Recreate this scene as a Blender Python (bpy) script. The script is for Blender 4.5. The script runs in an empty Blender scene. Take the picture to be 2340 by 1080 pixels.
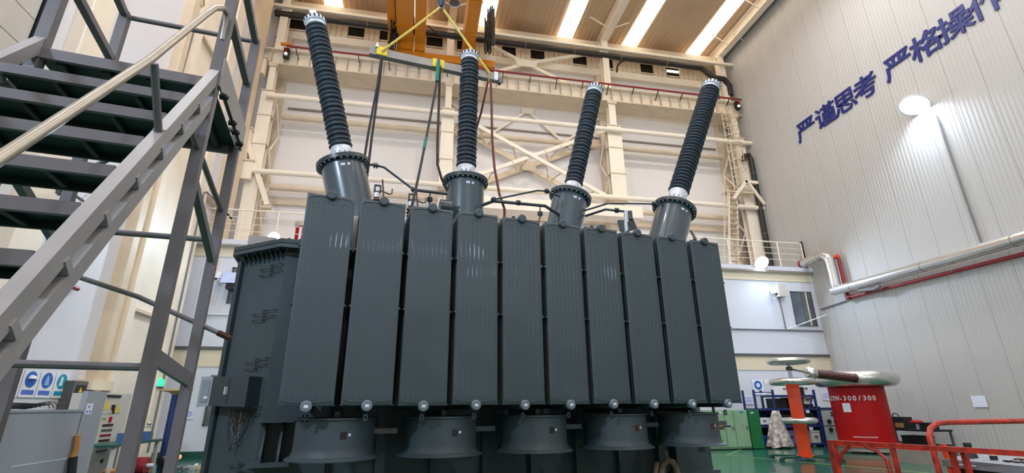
import bpy, math, random
from mathutils import Vector, Matrix, Quaternion
random.seed(7)
S = bpy.context.scene
COL = S.collection
PI = math.pi

# ------------------------------------------------------------------ camera, world, exposure
cam = bpy.data.cameras.new('camera'); cam.sensor_width = 36.0; cam.sensor_fit = 'HORIZONTAL'; cam.lens = 17.18
cam.clip_start = 0.05; cam.clip_end = 200
camo = bpy.data.objects.new('camera', cam); COL.objects.link(camo)
_F = Vector((0.1819, 0.9269, 0.3282)).normalized(); _R = Vector((0.9818, -0.1899, -0.0079)); _U = _R.cross(_F).normalized(); _R = _F.cross(_U).normalized()
camo.matrix_world = Matrix(((_R.x, _U.x, -_F.x, 0), (_R.y, _U.y, -_F.y, 0), (_R.z, _U.z, -_F.z, 1.6), (0, 0, 0, 1)))
S.camera = camo
W = bpy.data.worlds.new('world'); S.world = W; W.use_nodes = True
W.node_tree.nodes['Background'].inputs[0].default_value = (0.9, 0.95, 1, 1); W.node_tree.nodes['Background'].inputs[1].default_value = 0.05
S.view_settings.view_transform = 'Standard'; S.view_settings.look = 'None'; S.view_settings.gamma = 1; S.view_settings.exposure = -1.3
S.view_settings.use_curve_mapping = False
S.cycles.use_denoising = True

SKYLIGHT_STRENGTH = 11.0
BAY_POWER = 800
FLOOD_POWER = 560
UNSEEN_FLOOD_POWER = 1150
WARM = (0.93, 0.95, 1.0); COOL = (0.60, 0.79, 1.0); NEUT = (1.0, 0.93, 0.84)

# ------------------------------------------------------------------ materials
def lin(c):
    return tuple(((v / 255 / 12.92) if v / 255 <= 0.04045 else ((v / 255 + 0.055) / 1.055) ** 2.4) for v in c)
def mat(name, rgb, rough=0.5, metal=0.0, var=0.08, scale=3.0, bump=0.0, bscale=30.0, coat=0.0, rgb2=None, stretch=(1, 1, 1), spec=None):
    m = bpy.data.materials.new(name); m.use_nodes = True; nt = m.node_tree; b = nt.nodes['Principled BSDF']
    c = lin(rgb); c2 = lin(rgb2) if rgb2 else tuple(v * (1 - 2 * var) for v in c)
    b.inputs['Roughness'].default_value = rough; b.inputs['Metallic'].default_value = metal
    b.inputs['Coat Weight'].default_value = coat
    if spec is not None: b.inputs['Specular IOR Level'].default_value = spec
    tc = nt.nodes.new('ShaderNodeTexCoord'); mp = nt.nodes.new('ShaderNodeMapping'); mp.inputs['Scale'].default_value = stretch
    nt.links.new(tc.outputs['Object'], mp.inputs['Vector'])
    nz = nt.nodes.new('ShaderNodeTexNoise'); nz.inputs['Scale'].default_value = scale; nz.inputs['Detail'].default_value = 5
    nt.links.new(mp.outputs[0], nz.inputs['Vector'])
    mx = nt.nodes.new('ShaderNodeMix'); mx.data_type = 'RGBA'
    mx.inputs['A'].default_value = (*c, 1); mx.inputs['B'].default_value = (*c2, 1)
    rp = nt.nodes.new('ShaderNodeMapRange'); rp.inputs[1].default_value = 0.35; rp.inputs[2].default_value = 0.75
    nt.links.new(nz.outputs[0], rp.inputs[0]); nt.links.new(rp.outputs[0], mx.inputs['Factor']); nt.links.new(mx.outputs['Result'], b.inputs['Base Color'])
    if bump > 0:
        n2 = nt.nodes.new('ShaderNodeTexNoise'); n2.inputs['Scale'].default_value = bscale; n2.inputs['Detail'].default_value = 3
        nt.links.new(mp.outputs[0], n2.inputs['Vector'])
        bp = nt.nodes.new('ShaderNodeBump'); bp.inputs['Strength'].default_value = bump; bp.inputs['Distance'].default_value = 0.01
        nt.links.new(n2.outputs[0], bp.inputs['Height']); nt.links.new(bp.outputs[0], b.inputs['Normal'])
    return m
def emit(name, rgb, strength):
    m = bpy.data.materials.new(name); m.use_nodes = True; nt = m.node_tree
    b = nt.nodes['Principled BSDF']; b.inputs['Base Color'].default_value = (*rgb, 1); b.inputs['Emission Color'].default_value = (*rgb, 1); b.inputs['Emission Strength'].default_value = strength
    return m
M = {
 'paint': mat('transformer_paint', (63, 74, 80), 0.54, var=0.05, scale=2, coat=0.03, bump=0.03, bscale=60),
 'paint_gloss': mat('turret_gloss_paint', (66, 81, 90), 0.3, var=0.04, scale=2, coat=0.6),
 'paint_dark': mat('transformer_paint_flange', (56, 66, 71), 0.35, var=0.08, scale=4),
 'rubber_shed': mat('silicone_shed', (45, 56, 66), 0.42, var=0.06, scale=6),
 'silver': mat('cast_aluminium', (214, 218, 228), 0.4, 0.25, var=0.06, scale=12),
 'chrome': mat('polished_steel', (215, 212, 205), 0.22, 0.9, var=0.05, scale=8),
 'foil': mat('aluminium_jacket', (214, 212, 208), 0.27, 0.85, var=0.05, scale=3, bump=0.35, bscale=5),
 'cream': mat('cream_steel_paint', (245, 232, 213), 0.5, var=0.05, scale=1.2),
 'cream2': mat('cream_steel_paint_deep', (224, 205, 178), 0.55, var=0.08, scale=1.5),  # deeper cream for rear members, plates and cladding
 'left_white': mat('left_wall_panel', (224, 224, 231), 0.6, var=0.02, scale=0.4),
 'white_wall': mat('white_wall_panel', (234, 229, 226), 0.6, var=0.02, scale=0.4),
 'annex_white': mat('annex_white_plaster', (216, 219, 230), 0.6, var=0.02, scale=0.5),
 'annex_band': mat('annex_beige_band', (226, 214, 188), 0.6, var=0.03, scale=0.5),
 'right_wall': mat('grey_white_cladding', (184, 181, 178), 0.6, var=0.035, scale=0.35, stretch=(1, 1, 0.3)),
 'roof': mat('roof_decking', (206, 178, 148), 0.55, var=0.08, scale=0.5),
 'skylight': emit('skylight_panel', (1.0, 0.88, 0.70), SKYLIGHT_STRENGTH),
 'orange': mat('crane_orange_paint', (204, 126, 24), 0.4, var=0.05, scale=2),
 'stairgrey': mat('stair_grey_paint', (118, 112, 116), 0.4, var=0.06, scale=5, coat=0.1),
 'stairgrey_light': mat('stair_stringer_paint', (158, 152, 152), 0.38, var=0.06, scale=5),
 'stairgreen': mat('stair_green_tread', (40, 54, 52), 0.5, var=0.1, scale=6),
 'tube': mat('worn_steel_tube', (158, 150, 136), 0.4, 0.5, var=0.1, scale=10),
 'black': mat('black_rubber', (26, 26, 28), 0.55, var=0.1, scale=10),
 'duct': mat('black_duct', (38, 34, 32), 0.5, var=0.1, scale=4),
 'darkglass': mat('dark_window_glass', (22, 22, 24), 0.12, var=0.05, scale=2),
 'glass': mat('grey_window_glass', (104, 116, 124), 0.1, var=0.12, scale=1.2, rgb2=(70, 74, 84)),
 'frame': mat('window_frame_grey', (92, 92, 94), 0.45),
 'red': mat('red_paint', (174, 10, 12), 0.5, var=0.07, scale=3, coat=0.0, spec=0.25),
 'redpipe': mat('red_pipe_paint', (140, 30, 36), 0.45, var=0.08, scale=5),
 'orangered': mat('orange_red_paint', (226, 74, 32), 0.42, var=0.07, scale=4),
 'rustred': mat('worn_red_paint', (204, 62, 42), 0.45, var=0.15, scale=8, rgb2=(120, 34, 30)),
 'blue': mat('navy_blue_paint', (32, 52, 110), 0.45, var=0.08, scale=4),
 'letterblue': mat('letter_blue', (14, 28, 112), 0.45, var=0.04, scale=3),
 'greencab': mat('pale_green_cabinet', (138, 176, 142), 0.5, var=0.05, scale=3),
 'greendark': mat('dark_green_cabinet', (22, 110, 62), 0.5, var=0.05, scale=3),
 'skirting': mat('dark_green_skirting', (20, 82, 68), 0.5),
 'floor': mat('green_epoxy', (26, 90, 72), 0.2, var=0.06, scale=0.8, coat=0.25),
 'yellow': mat('yellow_line_paint', (128, 160, 92), 0.5),
 'yellow2': mat('yellow_sign', (236, 206, 40), 0.5),
 'sling_y': mat('yellow_webbing', (222, 196, 96), 0.7, var=0.08, scale=20),
 'sling_k': mat('dark_webbing', (52, 46, 46), 0.75, var=0.1, scale=20),
 'sling_g': mat('green_webbing', (34, 120, 108), 0.75, var=0.1, scale=20),
 'sling_r': mat('dark_red_webbing', (104, 50, 48), 0.75, var=0.1, scale=20),
 'beamgrey': mat('weathered_grey_steel', (156, 146, 140), 0.5, 0.1, var=0.12, scale=4),
 'brown': mat('brown_porcelain', (72, 34, 30), 0.2, var=0.08, scale=6),
 'cabgrey': mat('grey_cabinet', (158, 162, 172), 0.5, var=0.04, scale=2),
 'cabbeige': mat('beige_cabinet', (206, 202, 190), 0.5, var=0.04, scale=2),
 'instgrey': mat('instrument_grey', (176, 184, 184), 0.5, var=0.04, scale=3),
 'white': mat('white_paint', (236, 238, 242), 0.5, var=0.02),
 'paper': mat('white_paper', (226, 230, 244), 0.7, var=0.02),
 'signblue': mat('sign_blue', (28, 100, 190), 0.5, var=0.03), 'signteal': mat('sign_teal', (24, 156, 190), 0.5, var=0.03),
 'tan_dull': mat('dull_tan_rubber', (150, 128, 108), 0.7, var=0.12, scale=8), 'vice_blue': mat('vice_blue_paint', (62, 104, 158), 0.5), 'ink': mat('black_print', (30, 28, 30), 0.6), 'inkgrey': mat('grey_print', (130, 130, 146), 0.6), 'inkblue': mat('blue_print', (84, 120, 214), 0.6),
 'lettwhite': mat('white_letter_paint', (226, 214, 214), 0.5),
 'copper': mat('brass_valve', (176, 128, 70), 0.35, 0.7, var=0.1, scale=10),
 'camo': mat('camouflage_cloth', (216, 206, 200), 0.85, scale=8, rgb2=(52, 44, 44), bump=0.3, bscale=12),
 'wood': mat('pale_wood', (206, 178, 140), 0.6, var=0.1, scale=5),
 'tan': mat('tan_leather', (190, 132, 70), 0.6), 'concrete': mat('grey_console', (140, 144, 152), 0.5, var=0.1, scale=6),
 'cablek': mat('black_cable', (20, 20, 22), 0.5), 'wire': mat('grey_wire', (120, 118, 120), 0.5),
 'cctv': mat('camera_white', (232, 234, 240), 0.35),
 'exitgreen': emit('exit_sign_green', (0.02, 0.9, 0.3), 4.0),
 'lampglow': emit('flood_lamp_face', (0.93, 0.96, 1.0), 60.0),
 'bayglow': emit('bay_lamp_lens', (1.0, 0.85, 0.62), 25.0),
 'lampglow2': emit('small_lamp_face', (1.0, 0.98, 0.92), 12.0),
 'heat': emit('glowing_heater_tube', (1.0, 0.36, 0.12), 2.2),
}

# ------------------------------------------------------------------ mesh helpers
WM = {}   # object -> its world matrix
class MB:
    def __init__(s): s.v = []; s.f = []
    def add(s, vs, fs):
        o = len(s.v); s.v += [tuple(p) for p in vs]; s.f += [tuple(i + o for i in f) for f in fs]; return s
    def box(s, x0, x1, y0, y1, z0, z1):
        return s.add([(x0,y0,z0),(x1,y0,z0),(x1,y1,z0),(x0,y1,z0),(x0,y0,z1),(x1,y0,z1),(x1,y1,z1),(x0,y1,z1)],
                     [(0,3,2,1),(4,5,6,7),(0,1,5,4),(1,2,6,5),(2,3,7,6),(3,0,4,7)])
    def beam(s, a, b, w, h, up=(0, 0, 1)):
        a = Vector(a); b = Vector(b); d = (b - a).normalized(); up = Vector(up)
        if abs(d.dot(up)) > 0.98: up = Vector((0, 1, 0)) if abs(d.y) < 0.9 else Vector((1, 0, 0))
        x = d.cross(up).normalized(); y = x.cross(d).normalized()
        vs = []
        for p in (a, b):
            for i, j in ((-1,-1),(1,-1),(1,1),(-1,1)): vs.append(p + x * (w/2*i) + y * (h/2*j))
        return s.add(vs, [(0,1,2,3),(7,6,5,4),(0,4,5,1),(1,5,6,2),(2,6,7,3),(3,7,4,0)])
    def ibeam(s, a, b, w, h, tf=0.02, tw=0.015, up=(0, 0, 1)):
        a = Vector(a); b = Vector(b); d = (b - a).normalized(); u = Vector(up)
        if abs(d.dot(u)) > 0.98: u = Vector((0, 1, 0))
        x = d.cross(u).normalized(); y = x.cross(d).normalized()
        s.beam(a + y*(h/2-tf/2), b + y*(h/2-tf/2), w, tf, y); s.beam(a - y*(h/2-tf/2), b - y*(h/2-tf/2), w, tf, y); s.beam(a, b, tw, h - 2*tf, y); return s
    def frame(s, d):
        d = Vector(d).normalized(); up = Vector((0,0,1)) if abs(d.z) < 0.95 else Vector((0,1,0))
        x = d.cross(up).normalized(); y = x.cross(d).normalized(); return x, y, d
    def cyl(s, a, b, r, r2=None, seg=16, cap=True):
        a = Vector(a); b = Vector(b); r2 = r if r2 is None else r2; x, y, d = s.frame(b - a); vs = []
        for p, q in ((a, r), (b, r2)):
            for i in range(seg):
                t = 2*PI*i/seg; vs.append(p + x*(q*math.cos(t)) + y*(q*math.sin(t)))
        fs = [(i, (i+1)%seg, seg+(i+1)%seg, seg+i) for i in range(seg)]
        if cap: fs += [tuple(reversed(range(seg))), tuple(range(seg, 2*seg))]
        return s.add(vs, fs)
    def tube(s, pts, r, seg=8, cap=True):
        P = [Vector(p) for p in pts]; n = len(P); o = []; px = None
        for k in range(n):
            d = (P[min(k+1, n-1)] - P[max(k-1, 0)]).normalized()
            if px is None: x, y, _ = s.frame(d)
            else:
                x = (px - d * px.dot(d)); x = x.normalized() if x.length > 1e-6 else s.frame(d)[0]; y = d.cross(x).normalized() * -1; y = x.cross(d).normalized()
            px = x
            for i in range(seg):
                t = 2*PI*i/seg; o.append(P[k] + x*(r*math.cos(t)) + y*(r*math.sin(t)))
        fs = [(k*seg+i, k*seg+(i+1)%seg, (k+1)*seg+(i+1)%seg, (k+1)*seg+i) for k in range(n-1) for i in range(seg)]
        if cap: fs += [tuple(reversed(range(seg))), tuple(range((n-1)*seg, n*seg))]
        return s.add(o, fs)
    def lathe(s, prof, origin=(0,0,0), axis=(0,0,1), seg=32, cap=True):
        x, y, d = s.frame(axis); O = Vector(origin); vs = []
        for r, z in prof:
            for i in range(seg):
                t = 2*PI*i/seg; vs.append(O + d*z + x*(r*math.cos(t)) + y*(r*math.sin(t)))
        n = len(prof)
        fs = [(k*seg+i, k*seg+(i+1)%seg, (k+1)*seg+(i+1)%seg, (k+1)*seg+i) for k in range(n-1) for i in range(seg)]
        if cap: fs += [tuple(reversed(range(seg))), tuple(range((n-1)*seg, n*seg))]
        return s.add(vs, fs)
    def torus(s, c, R, r, axis=(0,0,1), seg=40, sub=16):
        x, y, d = s.frame(axis); c = Vector(c); vs = []
        for i in range(seg):
            t = 2*PI*i/seg; e = x*math.cos(t) + y*math.sin(t)
            for j in range(sub):
                u = 2*PI*j/sub; vs.append(c + e*(R + r*math.cos(u)) + d*(r*math.sin(u)))
        fs = [(i*sub+j, ((i+1)%seg)*sub+j, ((i+1)%seg)*sub+(j+1)%sub, i*sub+(j+1)%sub) for i in range(seg) for j in range(sub)]
        return s.add(vs, fs)
    def sphere(s, c, r, seg=20, rings=12, sz=1.0):
        return s.lathe([(max(1e-4, r*math.sin(PI*k/rings)), -r*sz*math.cos(PI*k/rings)) for k in range(rings+1)], c, (0,0,1), seg, cap=False)
    def prism(s, poly, z0, z1):
        n = len(poly)
        return s.add([(x,y,z0) for x,y in poly] + [(x,y,z1) for x,y in poly],
                     [tuple(reversed(range(n))), tuple(range(n, 2*n))] + [(i,(i+1)%n,n+(i+1)%n,n+i) for i in range(n)])
    def plate(s, pts, off):       # polygon of 3D points given a thickness vector
        n = len(pts); o = Vector(off)
        return s.add([Vector(p) for p in pts] + [Vector(p)+o for p in pts], [tuple(reversed(range(n))), tuple(range(n,2*n))] + [(i,(i+1)%n,n+(i+1)%n,n+i) for i in range(n)])
    def mesh(s, name, m, smooth=True, ang=32):
        me = bpy.data.meshes.new(name); me.from_pydata(s.v, [], s.f); me.materials.append(M[m] if isinstance(m, str) else m)
        import bmesh
        bm = bmesh.new(); bm.from_mesh(me); bmesh.ops.recalc_face_normals(bm, faces=bm.faces); bm.to_mesh(me); bm.free()
        if smooth:
            me.polygons.foreach_set('use_smooth', [True]*len(me.polygons)); me.set_sharp_from_angle(angle=math.radians(ang))
        me.update(); return me
    def build(s, name, m, parent=None, local=False, smooth=True, ang=32, keep=False):
        """vertices are world coordinates unless local; a top-level mesh gets its origin at the middle of its base"""
        mw = Matrix.Identity(4)
        if parent is not None and not local:
            inv = WM[parent].inverted(); s.v = [tuple(inv @ Vector(p)) for p in s.v]
        elif parent is None and not local and not keep:
            xs = [p[0] for p in s.v]; ys = [p[1] for p in s.v]; zs = [p[2] for p in s.v]
            c = Vector(((min(xs)+max(xs))/2, (min(ys)+max(ys))/2, min(zs))); s.v = [tuple(Vector(p)-c) for p in s.v]; mw = Matrix.Translation(c)
        o = bpy.data.objects.new(name, s.mesh(name, m, smooth, ang)); COL.objects.link(o)
        if parent is not None: o.parent = parent; WM[o] = WM[parent].copy()
        else: o.location = mw.translation; WM[o] = mw
        return o
def tag(o, label=None, cat=None, group=None, kind=None):
    if label: o['label'] = label
    if cat: o['category'] = cat
    if group: o['group'] = group
    if kind: o['kind'] = kind
    return o
def thing(name, label, cat, loc=(0,0,0), rz=0.0, group=None):
    o = bpy.data.objects.new(name, None); COL.objects.link(o); o.location = loc; o.rotation_euler = (0,0,rz); o.empty_display_size = 0.1
    WM[o] = Matrix.Translation(loc) @ Matrix.Rotation(rz, 4, 'Z'); return tag(o, label, cat, group)
def part_empty(name, parent, loc=(0,0,0)):
    o = bpy.data.objects.new(name, None); COL.objects.link(o); o.parent = parent; o.location = loc; o.empty_display_size = 0.05
    WM[o] = WM[parent] @ Matrix.Translation(loc); return o
def place(name, me, parent, loc=(0,0,0), rot=None):
    o = bpy.data.objects.new(name, me); COL.objects.link(o); o.parent = parent; o.location = loc
    mw = Matrix.Translation(loc)
    if rot is not None: o.rotation_euler = rot
    WM[o] = (WM[parent] if parent is not None else Matrix.Identity(4)) @ mw
    return o
def copy_tree(o, parent=None, loc=None):
    c = o.copy(); COL.objects.link(c); c.parent = parent
    if loc is not None: c.location = loc
    for ch in list(o.children): copy_tree(ch, c)
    return c
def struct(o): o['kind'] = 'structure'; return o
def text_mesh(s, size, extrude, offset=0.0, align='CENTER'):
    cu = bpy.data.curves.new('text_curve', 'FONT'); cu.body = s; cu.size = size; cu.extrude = extrude; cu.offset = offset; cu.align_x = align; cu.align_y = 'CENTER'; cu.resolution_u = 4
    ob = bpy.data.objects.new('text_tmp', cu); COL.objects.link(ob)
    dg = bpy.context.evaluated_depsgraph_get(); me = bpy.data.meshes.new_from_object(ob.evaluated_get(dg)); 
    bpy.data.objects.remove(ob); bpy.data.curves.remove(cu); return me
def text_part(name, s, size, m, parent, loc, rot, extrude=0.002, offset=0.0, align='CENTER', sx=1.0):
    me = text_mesh(s, size, extrude, offset, align); me.materials.clear(); me.materials.append(M[m])
    o = bpy.data.objects.new(name, me); COL.objects.link(o)
    mw = Matrix.Translation(loc) @ rot.to_4x4() @ Matrix.Diagonal((sx, 1, 1, 1))
    if parent is not None: o.parent = parent; o.matrix_local = WM[parent].inverted() @ mw
    else: o.matrix_world = mw
    WM[o] = mw; return o
def arc(c, r, a0, a1, n, u, v):
    c = Vector(c); u = Vector(u); v = Vector(v)
    return [c + u*(r*math.cos(a0+(a1-a0)*i/n)) + v*(r*math.sin(a0+(a1-a0)*i/n)) for i in range(n+1)]

# ------------------------------------------------------------------ room lights with their fixtures, some assumed out of view
XL, XR, YB, YF, ZR = -8.6, 18.92, 24.4, -12.0, 23.65
def area(name, loc, direction, size, power, color, parent, shape='DISK', spread=PI):
    l = bpy.data.lights.new(name, 'AREA'); l.shape = shape; l.size = size; l.energy = power; l.color = color; l.spread = spread
    o = bpy.data.objects.new(name, l); COL.objects.link(o)
    mw = Matrix.Translation(loc) @ Vector(direction).to_track_quat('-Z', 'Y').to_matrix().to_4x4()
    o.parent = parent; o.matrix_local = WM[parent].inverted() @ mw; return o
def high_bay(x, y, z, label, power):
    t = thing('high_bay_lamp', label, 'lamp', (x, y, z), 0, 'warm high bay lamps under the roof')
    MB().lathe([(0.06, 0.62), (0.11, 0.6), (0.13, 0.34), (0.3, 0.06), (0.32, 0.0), (0.3, 0.0), (0.12, 0.3)], (x, y, z), seg=24, cap=False).build('reflector', 'silver', t)
    MB().cyl((x, y, z+0.05), (x, y, z+0.07), 0.24, seg=20).build('lens', 'bayglow' if power else 'frame', t)
    MB().cyl((x, y, z+0.6), (x, y, 22.86 if abs(x-1.1) < 0.25 else ZR-0.01), 0.02, seg=8).build('stem', 'frame', t)
    if power: area('bay_light', (x, y, z+0.02), (0, 0, -1), 0.55, power, WARM, t)
    return t
high_bay(1.0, 19.8, 21.0, 'round unlit high bay lamp hanging between the two orange crane girders', 0)
for bx, by, lab in ((-5.4, 12.0, 'assumed unseen high bay lamp over the left aisle near the annex'), (7.4, 13.0, 'assumed unseen high bay lamp over the middle of the hall near the annex'), (14.6, 13.0, 'assumed unseen high bay lamp over the right aisle near the annex'), (-5.4, 3.0, 'assumed unseen high bay lamp over the stair platform'), (4.5, 3.5, 'assumed unseen high bay lamp over the front of the transformer'), (13.8, 4.0, 'assumed unseen high bay lamp over the grey console'), (4.5, -5.0, 'assumed unseen high bay lamp nearest the wall opposite the transformer')):
    high_bay(bx, by, 21.2, lab, BAY_POWER*1.5)  # assumed lit bays, all out of view, added to light the hall

def flood_lamp(loc, direction, label, power, r=0.2, arm=None, color=COOL, spread=2.6):
    loc = Vector(loc); d = Vector(direction).normalized()
    t = thing('flood_lamp', label, 'lamp', loc, 0, 'bright white flood lamps')
    MB().lathe([(0.05, -0.2), (r*0.62, -0.17), (r*0.9, -0.06), (r*1.02, 0.0), (r*1.02, 0.025), (r*0.93, 0.025), (r*0.93, 0.012)], loc, d, 28, cap=True).build('housing', 'white', t)
    MB().lathe([(r*0.93, 0.012), (0.001, 0.02)], loc, d, 28, cap=False).build('lamp_face', 'lampglow', t)
    if arm: MB().tube([loc - d*0.16, *arm], 0.018, 8).build('bracket', 'frame', t)
    area('flood_light', loc + d*0.035, d, r*1.9, power, color, t, spread=spread)
    return t
flood_lamp((-5.76, 19.85, 8.02), (0.12, -0.8, -0.45), 'lit flood lamp on the deck edge above the transformer tank corner', FLOOD_POWER*0.8, 0.24, [(-5.76, 20.1, 8.0), (-5.76, 20.15, 7.95)])
flood_lamp((16.02, 19.8, 7.98), (-0.05, -0.75, -0.62), 'lit flood lamp on the deck railing above the blue rack', FLOOD_POWER, 0.36, [(16.02, 20.05, 8.1), (16.02, 20.12, 8.2)])
flood_lamp((18.55, 13.0, 12.55), (-0.5, -0.05, -0.85), 'lit flood lamp fixed high on the right wall under the lettering', FLOOD_POWER*1.2, 0.5, [(18.8, 13.0, 12.6), (18.93, 13.0, 12.5)])
flood_lamp((5.0, YF+0.45, 9.5), (0.0, 1.0, 0.3), 'assumed unseen flood lamp on the middle of the wall opposite the transformer', UNSEEN_FLOOD_POWER, 0.45, [(5.0, YF+0.1, 9.5), (5.0, YF, 9.5)], spread=PI)  # assumed lamp behind the camera, placed for the turret highlights
flood_lamp((13.0, YF+0.45, 9.0), (-0.2, 1.0, 0.3), 'added unseen fill lamp on the right of the wall opposite the transformer', UNSEEN_FLOOD_POWER*0.6, 0.45, [(13.0, YF+0.1, 9.0), (13.0, YF, 9.0)], spread=PI)  # unseen lamp, added to brighten the radiator fronts and the walls
flood_lamp((XL+0.5, -3.0, 9.0), (0.6, 0.75, 0.2), 'assumed unseen flood lamp on the left wall beyond the roller door', UNSEEN_FLOOD_POWER*2.2, 0.45, [(XL+0.15, -3.0, 9.0), (XL, -3.0, 9.0)], spread=PI)  # assumed lamp out of view, added for the side shading on the fans

# ------------------------------------------------------------------ shell
o = struct(MB().box(XL-0.2, XR+0.2, YF, YB+0.2, -0.2, 0).build('floor', 'floor', keep=True))
for a, b in (((10.4, 16.1), (8.0, 20.0)), ((10.38, 16.1), (12.6, 10.2)), ((10.38, 16.1), (13.6, 19.4))):
    MB().beam((a[0], a[1], 0.003), (b[0], b[1], 0.003), 0.05, 0.004).build('yellow_line', 'yellow', o)
ceil = MB(); pitch = 0.3; x = XL-0.2
prof = []
while x < XR+0.2:
    prof += [(x, ZR), (x+0.16, ZR), (x+0.19, ZR+0.025), (x+0.27, ZR+0.025)]; x += pitch
n = len(prof)
ceil.add([(p[0], YF, p[1]) for p in prof] + [(p[0], YB, p[1]) for p in prof], [(i, i+1, n+i+1, n+i) for i in range(n-1)])
ceil.box(XL-0.2, XR+0.3, YF, YB+0.2, ZR+0.1, ZR+0.3)
ceiling = struct(ceil.build('ceiling', 'roof', keep=True, smooth=False))
for k, xs in enumerate((-5.72, -1.05, 3.1, 8.2, 12.55, 17.05)):     # skylight strips, each of separate panels
    y = 24.0
    while y > YF:
        MB().box(xs-0.5, xs+0.5, y-2.96, y, ZR-0.03, ZR-0.012).build('skylight_panel', 'skylight', ceiling)
        y -= 3.0
for xs in (-7.9, 1.1, 10.45, 18.4):                                  # rafters
    MB().ibeam((xs, YF, ZR-0.42), (xs, 23.9, ZR-0.42), 0.42, 0.72, 0.04, 0.03).build('rafter', 'cream', ceiling)
    for yb in (22.0, 19.0, 16.0):
        for sgn in (-1, 1):
            if XL < xs + sgn*1.3 < XR: MB().beam((xs+sgn*0.1, yb, ZR-0.7), (xs+sgn*1.25, yb, ZR-0.05), 0.06, 0.06).build('knee_brace', 'cream', ceiling)
for y in (21.4, 18.0, 14.6):
    for x0 in (18.0,): MB().beam((x0+0.1, y, ZR-0.25), (x0+0.9, y, ZR-0.75), 0.06, 0.06).build('knee_brace', 'cream', ceiling)

wr = struct(MB().box(XR+0.03, XR+0.25, YF, YB, 0, ZR+0.1).build('wall_right', 'right_wall', keep=True))
pm = MB(); pr = []
PW = 1.04
pr.append((0.0, 0.02)); pr.append((0.008, 0.0)); ribs = 7
for k in range(ribs):
    y0 = 0.008 + (PW-0.02)*k/ribs; w = (PW-0.02)/ribs
    pr += [(y0+0.30*w, 0.0), (y0+0.42*w, -0.008), (y0+0.78*w, -0.008), (y0+0.90*w, 0.0)]
pr += [(PW-0.008, 0.0), (PW, 0.02)]
n = len(pr)
pm.add([(p[1], p[0], 0) for p in pr] + [(p[1], p[0], ZR) for p in pr], [(i, i+1, n+i+1, n+i) for i in range(n-1)])
panel = pm.mesh('wall_panel', 'right_wall', smooth=False)
y = YB - PW
while y > YF:
    place('wall_panel', panel, wr, (XR, y, 0)); y -= PW

wl = struct(MB().box(XL-0.25, XL, YF, YB, 0, ZR+0.1).build('wall_left', 'left_white', keep=True))
for (y0, y1, d, m) in ((10.45, 10.75, 0.12, 'white'), (11.35, 12.1, 0.32, 'cream'), (15.45, 15.75, 0.3, 'cream2'), (16.1, 16.45, 0.3, 'cream'), (18.6, 19.3, 0.35, 'cream'), (20.8, 22.2, 0.3, 'cream2')):
    MB().box(XL, XL+d, y0, y1, 0, ZR).build('pilaster', m, wl)
MB().box(XL, XL+0.18, 15.75, 16.1, 0, ZR).build('pilaster_web', 'cream2', wl)
MB().box(XL, XL+0.16, 16.45, 18.6, 0, ZR).build('recess_panel', 'cream', wl)
for z in (4.4, 14.6): MB().box(XL, XL+0.3, 16.45, 18.6, z, z+0.1).build('ledge', 'cream2', wl)
MB().beam((XL+0.02, 17.4, 14.6), (XL+0.3, 15.9, 15.8), 0.06, 0.06).build('ledge_brace', 'cream2', wl)
MB().box(XL, XL+0.3, 18.6, 22.6, 9.5, 9.6).build('ledge', 'cream2', wl)
dr = struct(MB().box(XL, XL+0.04, -6, 10.35, 0, 13.0).build('door_1', 'cabgrey', keep=True))
z = 0.0; sm = MB().box(0, 0.05, -6, 10.3, 0, 0.72).mesh('shutter_slat', mat('shutter_grey', (196, 190, 182), 0.45, var=0.04, scale=0.8), False)
while z < 12.9: place('shutter_slat', sm, dr, (XL+0.04, 0, z)); z += 0.74
MB().cyl((XL+0.22, 10.42, 0), (XL+0.22, 10.42, 13), 0.07, seg=12).build('track_pipe', 'white', dr)
MB().box(XL, XL+0.16, 10.36, 10.4, 0, 13).build('track_edge', 'black', dr)
struct(MB().box(XL-0.2, XR+0.2, YF-0.2, YF, 0, ZR+0.1).build('wall_front', 'white_wall', keep=True))
wb = struct(MB().box(XL-0.2, XR+0.2, YB, YB+0.2, 0, ZR+0.1).build('wall_back', 'white_wall', keep=True))
# clerestory strip: cladding pieces between dark windows, ledge under them
win = [(-8.1, -6.45), (-4.83, -3.93), (-3.05, -2.15), (-0.33, 0.61), (1.49, 2.3), (4.26, 5.1), (6.06, 6.93), (8.8, 9.7), (10.69, 11.45), (13.37, 14.25), (15.18, 16.11)]
edges = [XL] + [e for w in win for e in w] + [XR]
for i in range(0, len(edges), 2):
    c = MB(); x0, x1 = edges[i], edges[i+1]; k = max(1, round((x1-x0)/0.3))
    for j in range(k):
        a = x0 + (x1-x0)*j/k; b = x0 + (x1-x0)*(j+1)/k; c.box(a, b-0.02, YB-0.14, YB, 21.6, 22.98)
    c.build('cladding_strip', 'cream2', wb, smooth=False)
MB().box(XL, XR, YB-0.14, YB, 22.96, ZR).build('cladding_head', 'cream2', wb)
for i, (a, b) in enumerate(win):
    w = struct(MB().box(a, b, YB-0.05, YB-0.02, 21.9, 22.96).build('window_%d' % (i+1), 'darkglass', keep=True))
    f = MB(); f.box(a, b, YB-0.16, YB-0.02, 21.86, 21.93); f.build('window_sill', 'cream2', w)
    MB().box((a+b)/2-0.02, (a+b)/2+0.02, YB-0.07, YB-0.04, 21.9, 22.96).build('mullion', 'black', w)
MB().box(15.25, 16.05, YB-0.1, YB-0.06, 22.28, 22.42).build('tube_lamp', 'lampglow2', wb)
MB().box(XL, XR, 24.08, YB, 21.15, 21.62).build('wall_ledge', 'cream', wb)
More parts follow.
